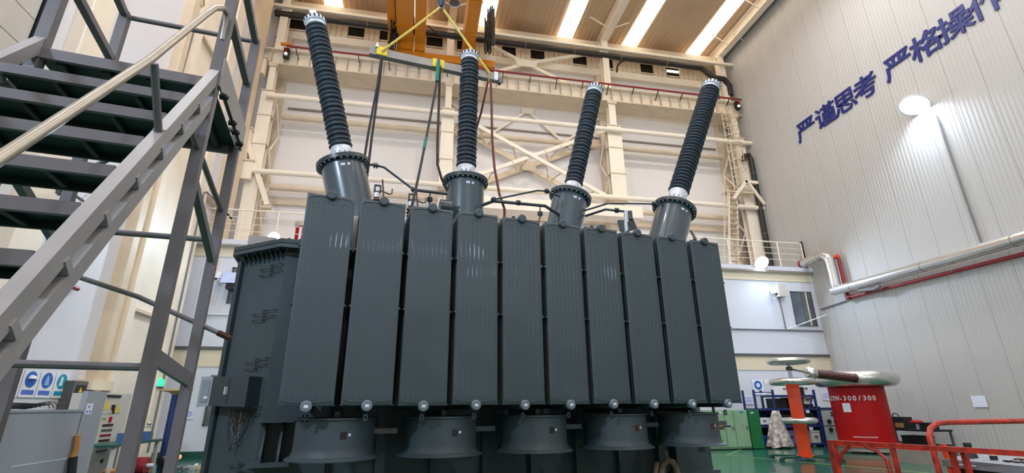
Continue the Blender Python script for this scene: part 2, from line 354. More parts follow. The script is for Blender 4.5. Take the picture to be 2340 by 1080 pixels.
MB().box(XL, XR, 23.5, 24.3, 22.6, 23.2).build('eave_beam', 'cream2', wb)

# front and rear horizontal pipes along the back wall
for (z, y, r, x0, lab) in ((16.23, 22.43, 0.13, -7.9, 'upper round cream tie pipe running in front of the back wall'), (12.07, 22.43, 0.13, -7.9, 'lower round cream tie pipe running in front of the back wall'),):
    tag(MB().cyl((x0, y, z), (XR, y, z), r, seg=16).build('tie_pipe', 'cream', None), lab, 'pipe', 'cream tie pipes on the back wall')
for (z, lab) in ((15.95, 'upper cream girt pipe lying close to the back wall'), (11.93, 'lower cream girt pipe lying close to the back wall')):
    tag(MB().cyl((-7.5, 23.88, z), (17.9, 23.88, z), 0.15, seg=16).build('girt_pipe', 'cream2'), lab, 'pipe', 'cream girt pipes on the back wall')
tag(MB().box(-7.4, 17.9, 24.3, 24.39, 16.75, 16.83).build('cable_tray', 'beamgrey'), 'thin grey cable tray across the white back wall', 'cable tray')
tag(MB().box(-7.4, 18.0, 24.25, 24.39, 11.2, 11.55).build('wall_rail', 'cream2'), 'flat beige rail along the white back wall above the deck', 'rail')
tag(MB().box(XL+0.1, XR, 22.68, 22.86, 22.0, 22.16).build('eave_purlin', 'cream'), 'long cream purlin under the roof edge above the black duct', 'beam')
d = MB(); d.tube([(XL+0.2, 22.95, 21.72), (16.6, 22.95, 21.72), (16.9, 22.95, 21.7), (17.15, 22.9, 21.35), (17.5, 22.85, 21.0), (18.2, 22.85, 21.0), (18.55, 22.9, 20.6), (18.55, 22.95, 19.9)], 0.17, 14)
dt = tag(d.build('ventilation_duct', 'duct'), 'long black round duct under the eave purlin', 'duct')
for xs in range(-7, 17, 3): MB().torus((xs+0.4, 22.95, 21.72), 0.175, 0.015, (1, 0, 0), 20, 6).build('duct_clamp', 'beamgrey', dt)
tag(MB().tube([(11.2, 23.3, 20.9), (11.25, 23.2, 21.3), (11.5, 23.1, 21.6), (12.0, 23.0, 21.7)], 0.06, 8).build('branch_hose', 'black'), 'short black hose curving down from the duct', 'hose')

tag(MB().box(1.4, 11.15, 21.7, 22.6, 10.68, 11.32).build('box_beam', 'cream'), 'wide cream box beam in front of the back wall just above the deck', 'beam')
# runway girder
rg = thing('runway_girder', 'cream crane runway girder with stiffener ribs along the back wall', 'girder', (5.1, 22.9, 18.28))
MB().box(XL+0.05, XR-0.02, 22.9, 22.94, 18.34, 19.2).build('web', 'cream', rg)
MB().box(XL+0.05, XR-0.02, 22.65, 23.2, 19.18, 19.24).build('top_flange', 'cream', rg)
MB().box(XL+0.05, XR-0.02, 22.65, 23.9, 18.28, 18.34).build('bottom_flange', 'cream2', rg)
MB().box(XL+0.05, XR-0.02, 22.88, 22.96, 19.24, 19.36).build('crane_rail', 'beamgrey', rg)
st = MB().box(-0.012, 0.012, -0.24, 0.0, 18.34, 19.18).mesh('stiffener', 'cream2', False)
x = XL+0.5
while x < XR-0.3:
    place('stiffener', st, rg, (x-5.1, 0.0, -18.28)); x += 0.62
rp = tag(MB().cyl((-7.3, 22.22, 19.1), (XR-0.25, 22.22, 19.1), 0.055, seg=12).build('conductor_pipe', 'redpipe'), 'dark red conductor pipe above the runway girder', 'pipe')
hg = MB().add([(-0.02, -0.02, 0.07), (0.02, -0.02, 0.07), (0.02, 0.06, 0.07), (-0.02, 0.06, 0.07), (0.04, 0.62, -0.3), (0.08, 0.62, -0.3), (0.08, 0.68, -0.24), (0.04, 0.68, -0.24)], [(0,1,2,3),(4,7,6,5),(0,4,5,1),(1,5,6,2),(2,6,7,3),(3,7,4,0)]).mesh('hanger', 'brown', False)
x = -6.9
while x < XR-0.2:
    place('hanger', hg, rp, (x - rp.location.x, 22.22 - rp.location.y, 19.1 - rp.location.z)); x += 1.55
MB().box(-7.6, -7.1, 22.16, 22.3, 19.15, 19.26).build('end_stop', 'orange', rp)
for (x, lab) in ((-7.35, 'small signal lamp at the left end of the runway girder'), (18.55, 'small signal lamp at the right end of the runway girder')):
    t = thing('signal_lamp', lab, 'lamp', (x, 22.6, 18.75), 0, 'signal lamps on the runway girder')
    MB().box(x-0.13, x+0.13, 22.42, 22.64, 18.6, 19.15).build('housing', 'black', t)
    for k, m in enumerate(('red', 'lampglow2')): MB().cyl((x, 22.42, 19.0-0.22*k), (x, 22.38, 19.0-0.22*k), 0.07, seg=12).build('lens', m, t)

# laced columns
def column(x, label, w=0.62, z0=7.9, low=True, rear=True, lace_x=None):
    t = thing('steel_column', label, 'column', (x, 23.3, z0), 0, 'cream laced columns of the back wall')
    c = MB(); c.box(x-w/2, x+w/2, 22.62, 22.66, z0+4.0 if low else z0, 16.6); c.box(x-0.02, x+0.02, 22.66, 23.0, z0, 16.6); c.box(x-w/2, x+w/2, 23.0, 23.04, z0, 16.6); c.build('front_leg', 'cream', t, smooth=False)
    for z in (12.1, 13.6, 15.2, 16.62): MB().box(x-w/2-0.05, x+w/2+0.05, 22.58, 23.06, z, z+0.05).build('splice_plate', 'cream2', t)
    MB().ibeam((x, 22.84, 16.65), (x, 22.84, 18.28), w*0.5, 0.34, 0.03, 0.03, (0, 1, 0)).build('neck', 'cream', t)
    MB().box(x-w*0.34, x+w*0.34, 22.6, 23.1, 18.1, 18.28).build('cap_plate', 'cream2', t)
    if rear:
        MB().box(x-0.22, x+0.22, 24.05, 24.38, z0, 21.1).build('rear_leg', 'cream2', t)
        lx = x if lace_x is None else lace_x; z = z0+0.2; k = 0
        while z < 16.0:
            a, b = (23.05, 24.1) if k % 2 == 0 else (24.1, 23.05)
            MB().beam((lx, a, z), (lx, b, z+1.35), 0.07, 0.07).build('lacing_bar', 'cream', t); z += 1.35; k += 1
    MB().ibeam((x, 23.15, 19.26), (x, 23.15, ZR-0.75), 0.4, 0.42, 0.03, 0.03, (0, 1, 0)).build('upper_post', 'cream', t)
    return t
column(-7.92, 'cream laced column in the left corner of the back wall', 0.62, low=False, lace_x=-7.55)
column(1.03, 'cream laced column behind the second bushing', 0.66)
column(10.4, 'cream laced column between the third and fourth bushings', 0.84, lace_x=10.0)
column(18.3, 'cream laced column in the right corner behind the caged ladder', 0.7, low=False, lace_x=18.0)
t = thing('corner_bracket', 'stacked cream corbel boxes and diagonal strut on the left corner column', 'bracket', (-8.4, 22.5, 9.0))
for (x0, x1, z0, z1) in ((-8.55, -8.2, 17.4, 18.3), (-8.55, -8.25, 12.6, 14.2), (-8.55, -7.9, 11.6, 12.5)):
    MB().box(x0, x1, 22.3, 22.62, z0, z1).build('corbel_box', 'cream', t); MB().box(x0-0.02, x1+0.06, 22.24, 22.64, z1, z1+0.07).build('corbel_cap', 'cream2', t)
MB().beam((-8.5, 22.45, 13.9), (-7.05, 22.55, 10.45), 0.22, 0.2, (0, 1, 0)).build('strut', 'cream', t)
MB().box(-7.3, -6.85, 22.35, 22.65, 10.25, 10.33).build('strut_seat', 'cream2', t)

# crossed lattice bracing between the two middle columns
t = thing('cross_bracing', 'crossed cream lattice bracing between the two middle columns', 'bracing', (5.7, 23.3, 12.2))
A = ((1.35, 16.5), (10.0, 12.1)); B = ((1.35, 12.35), (10.0, 16.4))
for (p, q) in (A, B):
    for y, w, m in ((22.75, 0.2, 'cream'), (24.05, 0.3, 'cream2')):
        y += 0.11*(p is B[0]); MB().beam((p[0], y, p[1]), (q[0], y, q[1]), 0.1, w, (0, 0, 1)).build('chord', m, t)
    for k in range(9):
        u0 = (k+0.5)/9.5; u1 = u0 + (0.055 if k % 2 else -0.03)
        a = (p[0]+(q[0]-p[0])*u0, 22.78, p[1]+(q[1]-p[1])*u0); b = (p[0]+(q[0]-p[0])*u1, 24.03, p[1]+(q[1]-p[1])*u1)
        MB().beam(a, b, 0.06, 0.06).build('lacing_bar', 'cream2', t)
MB().box(5.3, 6.1, 23.96, 23.98, 14.05, 14.65).build('gusset', 'cream2', t)
t = thing('upper_bracing', 'zigzag cream wall bracing under the runway girder', 'bracing', (5.7, 24.25, 15.5))
for p, q in (((5.75, 18.1), (3.5, 16.25)), ((5.75, 18.1), (7.9, 16.2)), ((7.9, 16.2), (10.2, 18.1)), ((3.5, 16.25), (1.3, 18.1))):
    MB().beam((p[0], 24.25, p[1]), (q[0], 24.25, q[1]), 0.1, 0.13).build('diagonal', 'cream', t)
MB().box(5.4, 6.1, 24.15, 24.3, 17.9, 18.25).build('gusset', 'cream', t); MB().box(7.55, 8.25, 24.15, 24.3, 16.05, 16.3).build('gusset', 'cream', t)
t = thing('top_bracing', 'cream cross bracing with a wide gusset above the red conductor pipe', 'bracing', (5.6, 23.6, 19.9))
for p, q in (((5.55, 20.85), (2.5, 22.3)), ((5.55, 20.85), (9.6, 22.2)), ((5.55, 20.85), (2.4, 19.4)), ((5.55, 20.85), (9.0, 19.4))):
    MB().beam((p[0], 23.5, p[1]), (q[0], 23.5, q[1]), 0.12, 0.2).build('diagonal', 'cream', t)
MB().plate([(4.8, 23.4, 21.1), (6.3, 23.4, 21.1), (6.1, 23.4, 20.6), (5.0, 23.4, 20.6)], (0, 0.04, 0)).build('gusset', 'cream', t)

# ------------------------------------------------------------------ two-storey annex under the back wall
YA = 20.1
an = struct(MB().box(XL, XR, YA, YB, 0, 7.7).build('wall_annex', 'annex_white', keep=True))
MB().box(XL, XR, YA-0.03, YA, 7.2, 7.7).build('upper_band', 'annex_band', an)
MB().box(XL, XR, YA-0.03, YA, 3.05, 3.66).build('lower_band', 'annex_band', an)
MB().box(XL, XR, YA-0.1, YA, 3.66, 3.76).build('ledge', 'frame', an)
MB().box(XL, XR, YA-0.14, YB, 7.7, 7.9).build('deck_slab', 'annex_white', an)
MB().box(XL, XR, YA-0.17, YA-0.13, 7.6, 7.68).build('gutter', 'beamgrey', an)
MB().box(XL, XR, YA-0.02, YA, 0, 0.22).build('skirting_strip', 'skirting', an)
def pane_window(idx, x0, x1, z0, z1, panes):
    w = struct(MB().box(x0, x1, YA-0.005, YA, z0, z1).build('window_%d' % idx, 'frame', keep=True)); fw = 0.05
    f = MB(); f.box(x0, x1, YA-0.05, YA, z0, z0+fw); f.box(x0, x1, YA-0.05, YA, z1-fw, z1); f.box(x0, x0+fw, YA-0.05, YA, z0, z1); f.box(x1-fw, x1, YA-0.05, YA, z0, z1); f.build('window_frame', 'frame', w)
    k = panes
    for i in range(k):
        a = x0+fw+(x1-x0-2*fw)*i/k; b = x0+fw+(x1-x0-2*fw)*(i+1)/k
        MB().box(a+0.02, b-0.02, YA-0.03, YA-0.01, z0+fw, z1-fw).build('pane', 'glass', w)
        if i: MB().box(a-0.02, a+0.02, YA-0.045, YA-0.005, z0+fw, z1-fw).build('mullion', 'frame', w)
    return w
pane_window(12, 17.52, 18.66, 5.07, 6.72, 2)
MB().box(18.3, 18.36, YA-0.06, YA-0.01, 5.1, 6.7).build('curtain_edge', 'annex_band', an)
pane_window(13, -7.14, -5.4, 5.38, 6.8, 3)
pane_window(14, -7.18, -5.6, 1.05, 2.75, 2)
pane_window(15, 12.6, 13.62, 5.05, 6.72, 2)
rail = thing('deck_railing', 'cream pipe railing along the edge of the annex deck', 'railing', (5.1, YA+0.05, 7.9))
for z, r in ((9.2, 0.035), (8.9, 0.014), (8.6, 0.014), (8.3, 0.014)): MB().cyl((-8.5, YA, z), (18.75, YA, z), r, seg=8).build('rail', 'cream', rail)
px = -8.5
while px < 18.8:
    MB().cyl((px, YA, 7.9), (px, YA, 9.2), 0.032, seg=8).build('post', 'cream', rail); px += 1.36
MB().box(18.7, 18.78, YA-0.05, YA+0.05, 7.9, 9.3).build('end_post', 'black', rail)
tag(MB().tube([(-7.95, YA-0.06, 0.1), (-7.95, YA-0.06, 4.9), (-7.95, YA-0.06, 4.95), (-5.0, YA-0.06, 4.95)], 0.03, 8).build('wall_conduit', 'white'), 'white conduit running along the annex wall beside the left aisle', 'conduit')
tag(MB().tube([(13.0, YA-0.05, 4.85), (18.85, YA-0.05, 4.85)], 0.035, 8).build('wall_conduit', 'wire'), 'grey conduit running below the annex window at the right', 'conduit')
tag(MB().tube([(16.85, YA-0.05, 6.4), (16.9, YA-0.05, 4.85)], 0.025, 8).build('wall_conduit', 'wire'), 'thin conduit dropping from the white camera box on the annex', 'conduit')
tag(MB().tube([(17.0, YA-0.06, 4.9), (18.85, YA-0.5, 5.55)], 0.022, 8).build('stay_rod', 'white'), 'thin white stay rod slanting across the annex window', 'rod')

# cameras and boxes on the annex
def cctv(x, z, s, label):
    t = thing('security_camera', label, 'camera', (x, YA, z), 0, 'white dome cameras on the annex')
    MB().beam((x, YA, z+0.16), (x, YA-0.3, z+0.16), 0.06, 0.06).build('arm', 'cctv', t)
    MB().lathe([(0.03, 0.3), (0.12, 0.27), (0.15, 0.12), (0.15, 0.05), (0.17, 0.04), (0.17, 0.02)], (x, YA-0.32, z-0.05), seg=20).build('hood', 'cctv', t)
    MB().sphere((x, YA-0.32, z-0.04), 0.13).build('dome', 'cctv', t)
    MB().cyl((x-0.02, YA-0.44, z-0.06), (x-0.025, YA-0.46, z-0.065), 0.045, seg=12).build('lens', 'ink', t)
cctv(16.42, 6.52, 1, 'white dome camera under the lit lamp on the right of the annex')
cctv(-7.48, 6.28, 1, 'white dome camera on the annex wall seen through the grey stair')
tag(MB().box(16.72, 17.12, YA-0.26, YA, 6.4, 7.0).build('junction_box', 'cabbeige'), 'grey junction box beside the dome camera on the annex', 'box')
tag(MB().box(-8.0, -7.66, YA-0.1, YA, 6.45, 7.05).build('meter_box', 'annex_band'), 'flat beige meter box on the annex wall behind the stair', 'box')
t = thing('hooded_lamp', 'switched off flood lamp with pale blue hood by the annex window', 'lamp', (-6.95, YA, 6.1))
MB().add([(-7.3, 19.5, 6.05), (-6.5, 19.5, 6.05), (-6.5, 19.95, 6.1), (-7.25, 19.95, 6.1), (-7.25, 19.62, 6.48), (-6.5, 19.62, 6.48), (-6.5, 19.98, 6.5), (-7.22, 19.98, 6.5)], [(0,3,2,1),(4,5,6,7),(0,1,5,4),(1,2,6,5),(2,3,7,6),(3,0,4,7)]).build('hood', mat('pale_blue_hood', (190, 205, 240), 0.4), t)
MB().box(-7.1, -6.6, 19.6, 19.95, 5.85, 6.06).build('lamp_body', 'black', t); MB().beam((-6.85, 19.9, 5.95), (-6.85, YA, 5.9), 0.08, 0.08).build('bracket', 'frame', t)
for (x, z, w, h, lab) in ((-7.72, 1.42, 0.42, 0.3, 'small white notice on the annex wall seen through the stair'), (14.38, 1.78, 0.4, 0.36, 'small white notice on the annex wall left of the blue rack'), (18.3, 1.92, 0.36, 0.34, 'small white notice on the annex wall between rack and red tank')):
    t = thing('notice', lab, 'notice', (x, YA, z)); MB().box(x-w/2, x+w/2, YA-0.03, YA-0.022, z-h/2, z+h/2).build('sheet', 'paper', t)
    for k in range(4): MB().box(x-w*0.4, x+w*(0.4-0.08*(k%2)), YA-0.033, YA-0.029, z+h*(0.28-0.17*k), z+h*(0.28-0.17*k)+0.018).build('print_line', 'inkblue', t)

# ------------------------------------------------------------------ power transformer (built in its own frame: x along the row, y away from the camera)
TH = 0.15335
TMAT = Matrix.Rotation(TH, 4, 'Z')
BASE = TMAT @ Vector((2.7, 8.7, 0))
tr = thing('power_transformer', 'large grey-green power transformer with ten radiators and four tall ribbed bushings', 'transformer', BASE, TH)
OFF = Vector((2.7, 8.7, 0))
class TB(MB):          # mesh builder whose coordinates are the transformer frame (t, n, z)
    def build(s, name, m, parent=tr, smooth=True, ang=32):
        inv = WM[parent].inverted() @ TMAT
        s.v = [tuple(inv @ Vector(p)) for p in s.v]
        return MB.build(s, name, m, parent, local=True, smooth=smooth, ang=ang)
N0 = 7.5
poly = [(-0.78, N0), (6.12, N0), (6.72, N0+0.6), (6.72, 9.7), (6.12, 10.2), (-0.78, 10.2), (-1.39, 9.7), (-1.39, N0+0.61)]
tank = TB().prism(poly, 0.55, 3.72).build('tank', 'paint', smooth=False)
def grow(pl, d):
    c = Vector((2.78, 8.8)); r = []
    n = len(pl)
    for i in range(n):
        p0, p1, p2 = Vector(pl[i-1]), Vector(pl[i]), Vector(pl[(i+1) % n])
        e0 = (p1-p0).normalized(); e1 = (p2-p1).normalized(); n0 = Vector((e0.y, -e0.x)); n1 = Vector((e1.y, -e1.x))
        b = (n0+n1).normalized(); r.append(tuple(p1 + b*(d/max(0.3, b.dot(n0)))))
    return r
cover = TB().prism(grow(poly, 0.17), 3.84, 3.9).build('cover', 'paint_dark', smooth=False)
TB().prism(grow(poly, 0.17), 3.775, 3.83).build('flange_plate', 'paint', cover, smooth=False)
TB().prism(grow(poly, 0.02), 3.7, 3.775).build('curb', 'paint_dark', cover, smooth=False)
bolts = TB()
for i in range(len(poly)):
    a = Vector(grow(poly, 0.12)[i]); b = Vector(grow(poly, 0.12)[(i+1) % len(poly)]); k = int((b-a).length/0.14)
    for j in range(k):
        p = a.lerp(b, (j+0.5)/k); bolts.cyl((p.x, p.y, 3.75), (p.x, p.y, 3.925), 0.016, seg=6)
tag(bolts.build('bolts', 'paint_dark', cover, smooth=False), kind='stuff')
a, b = Vector((-1.39, N0+0.61)), Vector((-0.78, N0)); dd = (b-a).normalized(); nn = Vector((dd.y, -dd.x))
for j in range(9):      # small gusset ribs under the cover on the chamfered corner
    p = a.lerp(b, (j+0.5)/9); q = p + nn*0.1
    TB().plate([(p.x, p.y, 3.62), (p.x, p.y, 3.77), (q.x, q.y, 3.77)], (dd.x*0.015, dd.y*0.015, 0)).build('gusset_rib', 'paint_dark', tank, smooth=False)
# flange strip on the far edge of the chamfer, base flange, stiffeners
TB().beam((-1.43, N0+0.66, 0.55), (-1.43, N0+0.66, 3.72), 0.08, 0.1, (1, 1, 0)).build('edge_channel', 'paint_dark', tank)
TB().prism(grow(poly, 0.1), 0.5, 0.55).build('base_flange', 'paint', tank, smooth=False)
for tx in [0.0, 0.75, 1.5, 2.25, 3.0, 3.75, 4.5, 5.25, 6.0]: TB().box(tx-0.06, tx+0.06, N0-0.12, N0, 0.56, 3.7).build('stiffener', 'paint', tank)
for z in (0.9, 1.35, 1.8): pass
for px0 in (0.3, 5.9):
    for py0 in (7.9, 9.7): TB().box(px0-0.35, px0+0.35, py0-0.25, py0+0.25, 0.0, 0.5).build('support_block', 'black', smooth=False)
# right end lower box with foot
TB().box(5.5, 6.2, N0-0.16, N0, 0.57, 1.15).build('lower_casing', 'paint', tank, smooth=False); TB().box(5.95, 6.08, N0-0.165, N0-0.155, 0.86, 1.1).build('opening', 'ink', tank, smooth=False)
TB().box(5.4, 6.3, N0-0.22, N0-0.02, 0.53, 0.575).build('foot_plate', 'paint', tank, smooth=False)
# jacking bracket at the left
jb = TB().box(-0.85, -0.36, N0-0.34, N0, 0.92, 0.97).build('jacking_bracket', 'paint', smooth=False)
TB().box(-0.8, -0.36, N0-0.3, N0, 1.43, 1.46).build('top_plate', 'paint', jb, smooth=False)
for tx in (-0.72, -0.52): TB().plate([(tx, N0, 1.43), (tx, N0, 0.97), (tx, N0-0.3, 0.97), (tx, N0-0.3, 1.05), (tx, N0-0.12, 1.4)], (0.03, 0, 0)).build('gusset', 'paint', jb, smooth=False)
# wire clips on the chamfer
mid = Vector((-0.95, 7.68))
for z in (3.52, 2.86, 2.2, 1.57, 0.91):
    c = TB()
    for sgn in (0, 1):
        s0 = mid + dd*(-0.2 + 0.22*sgn) + nn*0.0; e0 = mid + dd*(0.0 + 0.22*sgn)
        for dz in (0, -0.085):
            zz = z + dz + 0.045*sgn
            c.tube([(s0.x, s0.y, zz), (s0.x+nn.x*0.06, s0.y+nn.y*0.06, zz), (e0.x+nn.x*0.06, e0.y+nn.y*0.06, zz), (e0.x, e0.y, zz)], 0.007, 6)
    m0 = mid + dd*0.02; c.tube([(m0.x+nn.x*0.06, m0.y+nn.y*0.06, z+0.06), (m0.x+nn.x*0.06, m0.y+nn.y*0.06, z-0.1)], 0.012, 6)
    c.build('cable_clip', 'paint_dark', tank)
# control box with its open door, and a loose bunch of wires
cb = part_empty('control_box', tr)
c0 = Vector((-1.36, N0+0.58)) + nn*0.0; c1 = Vector((-0.85, N0+0.07))
TB().plate([(c0.x, c0.y, 1.64), (c0.x, c0.y, 2.02), (c1.x, c1.y, 2.0), (c1.x, c1.y, 1.62)], (nn.x*0.2, nn.y*0.2, 0)).build('case', 'paint_dark', cb, smooth=False)
d0 = c0 + nn*0.2; 
dm = (c0+c1)*0.5 + nn*0.2
TB().plate([(dm.x-0.006, dm.y, 1.66), (dm.x-0.006, dm.y, 1.99), (dm.x+0.006, dm.y, 1.99), (dm.x+0.006, dm.y, 1.66)], (nn.x*0.005, nn.y*0.005, 0)).build('door_seam', 'ink', cb, smooth=False)
TB().beam((dm.x-dd.x*0.03, dm.y-dd.y*0.03, 1.83), (dm.x-dd.x*0.03+nn.x*0.04, dm.y-dd.y*0.03+nn.y*0.04, 1.83), 0.02, 0.1).build('door_handle', 'silver', cb)
dv = (nn*0.35 - dd*0.94).normalized()
e0 = d0 + dv*0.17
TB().plate([(d0.x, d0.y, 1.64), (d0.x, d0.y, 2.02), (e0.x, e0.y, 2.02), (e0.x, e0.y, 1.62)], (0.0, 0.02, 0)).build('open_door', 'cabgrey', cb, smooth=False)
f0 = d0 + dv*0.03; f1 = d0 + dv*0.14
TB().plate([(f0.x, f0.y-0.004, 1.69), (f0.x, f0.y-0.004, 1.97), (f1.x, f1.y-0.004, 1.97), (f1.x, f1.y-0.004, 1.68)], (0, -0.004, 0)).build('door_lining', 'concrete', cb, smooth=False)
TB().plate([(f0.x, f0.y-0.012, 1.73), (f0.x, f0.y-0.012, 1.76), ((f0.x+f1.x)/2, (f0.y+f1.y)/2-0.012, 1.76), ((f0.x+f1.x)/2, (f0.y+f1.y)/2-0.012, 1.73)], (0, -0.003, 0)).build('door_label', 'paper', cb, smooth=False)
random.seed(21)
for k in range(9):
    a_, b_ = random.uniform(-0.3, -0.12), random.uniform(-0.05, 0.16); h = random.uniform(0.12, 0.5); w_ = random.uniform(0.06, 0.12)
    pts = []
    for i in range(9):
        u = i/8; c_ = a_ + (b_-a_)*u; zz = 1.6 - h*math.sin(PI*u)**0.8 - 0.04*k*0.1; e_ = mid + dd*(c_ + 0.03*math.sin(7*u+k)) + nn*(w_ + 0.02*math.sin(5*u+k)); pts.append((e_.x, e_.y, zz))
    TB().tube(pts, 0.0055, 5).build('loose_wire', ('wire', 'cablek', 'brown')[k % 3], cb)

# radiators
PITCH, RW, ZB, ZT, NR = 0.6305, 0.557, 1.62, 4.095, 6.0
def fin_mesh(front):
    b = MB(); xs = [0, 0.012, 0.035]; hs = [0, 0.006, 0.006]
    for k in range(8):
        x0 = 0.04 + (RW-0.08)*k/8; w = (RW-0.08)/8
        for u, h in ((0.08, 0.0), (0.26, 1), (0.5, 1.15), (0.74, 1), (0.92, 0.0)): xs.append(x0+u*w); hs.append(('r', h))
    xs += [RW-0.035, RW-0.012, RW]; hs += [0.006, 0.006, 0]
    L = ZT-ZB; cz = [(0, 0, 0), (0.012, 1, 0), (0.085, 1, 0), (0.13, 1, 1), (L-0.16, 1, 1), (L-0.09, 1, 0), (L-0.012, 1, 0), (L, 0, 0)]
    nx = len(xs); vs = []
    for (z, e, r) in cz:
        for x, h in zip(xs, hs):
            d = (0.006 + (0.0026*h[1]*r)) if isinstance(h, tuple) else h
            vs.append((x - RW/2, -d*e, z))
    fs = [(j*nx+i, j*nx+i+1, (j+1)*nx+i+1, (j+1)*nx+i) for j in range(len(cz)-1) for i in range(nx-1)]
    b.add(vs, fs); b.box(-RW/2, RW/2, 0.0, 0.006, 0, L)
    if front:
        for k in range(8):
            x = -RW/2 + 0.04 + (RW-0.08)*(k+0.5)/8
            for z in (0.105, L-0.115): b.lathe([(0.011, 0), (0.009, 0.004), (0.001, 0.007)], (x, -0.006, z), (0, -1, 0), 8, cap=False)
        # raised shallow-V seam near the bottom and rounded seam near the top
        for zz, sg in ((0.05, -1), (L-0.04, 1)):
            b.tube([(-RW/2+0.02, -0.007, zz-0.012*0 + (0.03 if sg < 0 else -0.03)), (-RW/2+0.05, -0.008, zz), (0, -0.008, zz + sg*0.018), (RW/2-0.05, -0.008, zz), (RW/2-0.02, -0.007, zz + (0.03 if sg < 0 else -0.03))], 0.005, 6)
        for sx in (-1, 1): b.box(sx*(RW/2)-0.008, sx*(RW/2)+0.008, -0.004, 0.004, -0.0, 0.012)
    return b.mesh('front_fin' if front else 'fin', 'paint', True, 40)
FF = fin_mesh(True); FN = fin_mesh(False)
ND, GAP = 17, 0.062
capm = MB().lathe([(0.058, 0.03), (0.062, -0.035), (0.05, -0.05), (0.001, -0.05)], (0, 0, 0), (0, 1, 0), 20, cap=False).mesh('header_cap', 'paint')
capb = MB().lathe([(0.058, 0.03), (0.062, -0.035), (0.05, -0.05), (0.001, -0.05)], (0, 0, 0), (0, 1, 0), 20, cap=False).mesh('header_cap_pale', mat('pale_cap_paint', (116, 124, 134), 0.4))
hdr = MB().cyl((0, 0, 0), (0, 1.5, 0), 0.05, seg=14).mesh('header_pipe', 'paint')
labm = MB().box(-0.022, 0.022, -0.053, -0.051, -0.014, 0.016).mesh('cap_label', 'paper', False)
tabm = MB(); tabm.box(-0.026, -0.01, -0.004, 0.004, 0, 0.075); tabm.box(0.01, 0.026, -0.004, 0.004, 0, 0.075); tabm.box(-0.026, 0.026, -0.004, 0.004, 0.05, 0.075); tabm.box(-0.026, 0.026, -0.004, 0.004, 0, 0.025)
tabm = tabm.mesh('lifting_lug', 'paint_dark', False)
strap = MB().box(-0.02, 0.02, 0.0, 1.0, -0.0, 0.02).mesh('tie_strap', 'paint', False)
for k in range(10):
    cx = -0.485 + RW/2 + PITCH*k; dz = (0.0, 0.004, -0.004, 0.003, 0, 0, 0.004, 0, 0, 0)[k]
    r = part_empty('radiator', tr, (cx-OFF.x, NR-OFF.y, ZB+dz))
    place('front_fin', FF, r)
    for j in range(1, ND): place('fin', FN, r, (0, j*GAP, 0))
    L = ZT-ZB
    place('header_cap', capm, r, (0, -0.0, L-0.005)); place('header_cap', capb, r, (0, -0.0, -0.005)); place('cap_label', labm, r, (0.0, 0, -0.005))
    place('header_pipe', hdr, r, (0, 0.01, L-0.005)); place('header_pipe', hdr, r, (0, 0.01, -0.005))
    place('lifting_lug', tabm, r, (0.0, 0.06, -0.165)); 
    if k in (4, 6, 7, 9): place('lifting_lug', tabm, r, (-0.075, 0.12, L+0.0))
    for zz in (1.1, 1.8): 
        for sx in (-1, 1): place('tie_strap', strap, r, (sx*RW/2, 0.0, zz))
# bright bus duct between the first two radiators
TB().box(0.085, 0.145, 6.5, 6.9, 3.55, 4.05).build('vertical_duct', 'silver', smooth=False)

# fans
fan_cyl = [(0.445, 0.44), (0.47, 0.44), (0.47, 0.42), (0.448, 0.415), (0.448, 0.12), (0.455, 0.07), (0.475, 0.035), (0.52, 0.012), (0.53, 0.006), (0.53, -0.006), (0.515, -0.004), (0.46, 0.03), (0.435, 0.1), (0.435, 0.43)]
fanm = MB().lathe(fan_cyl, (0, 0, 0), (0, 0, 1), 56, cap=False).mesh('fan_shroud', 'paint')
blm = MB()
for k in range(6):
    a = 2*PI*k/6; u = Vector((math.cos(a), math.sin(a), 0)); w = Vector((-math.sin(a), math.cos(a), 0))
    blm.plate([u*0.1 - w*0.05 + Vector((0,0,0.2)), u*0.42 - w*0.09 + Vector((0,0,0.2)), u*0.42 + w*0.09 + Vector((0,0,0.28)), u*0.1 + w*0.05 + Vector((0,0,0.26))], (0, 0, 0.006))
blm = blm.mesh('fan_blades', 'paint_dark', False)
hubm = MB().cyl((0, 0, 0.1), (0, 0, 0.38), 0.11, seg=20).mesh('fan_motor', 'paint_dark')
brk = MB(); brk.box(0.44, 0.72, -0.03, 0.03, 0.25, 0.31); brk2 = brk.mesh('mounting_arm', 'paint_dark', False); brk = brk.mesh('mounting_arm', mat('arm_brown_grey', (96, 88, 84), 0.6), False)  # brown-grey arm for both end fans, dark arm for the rest
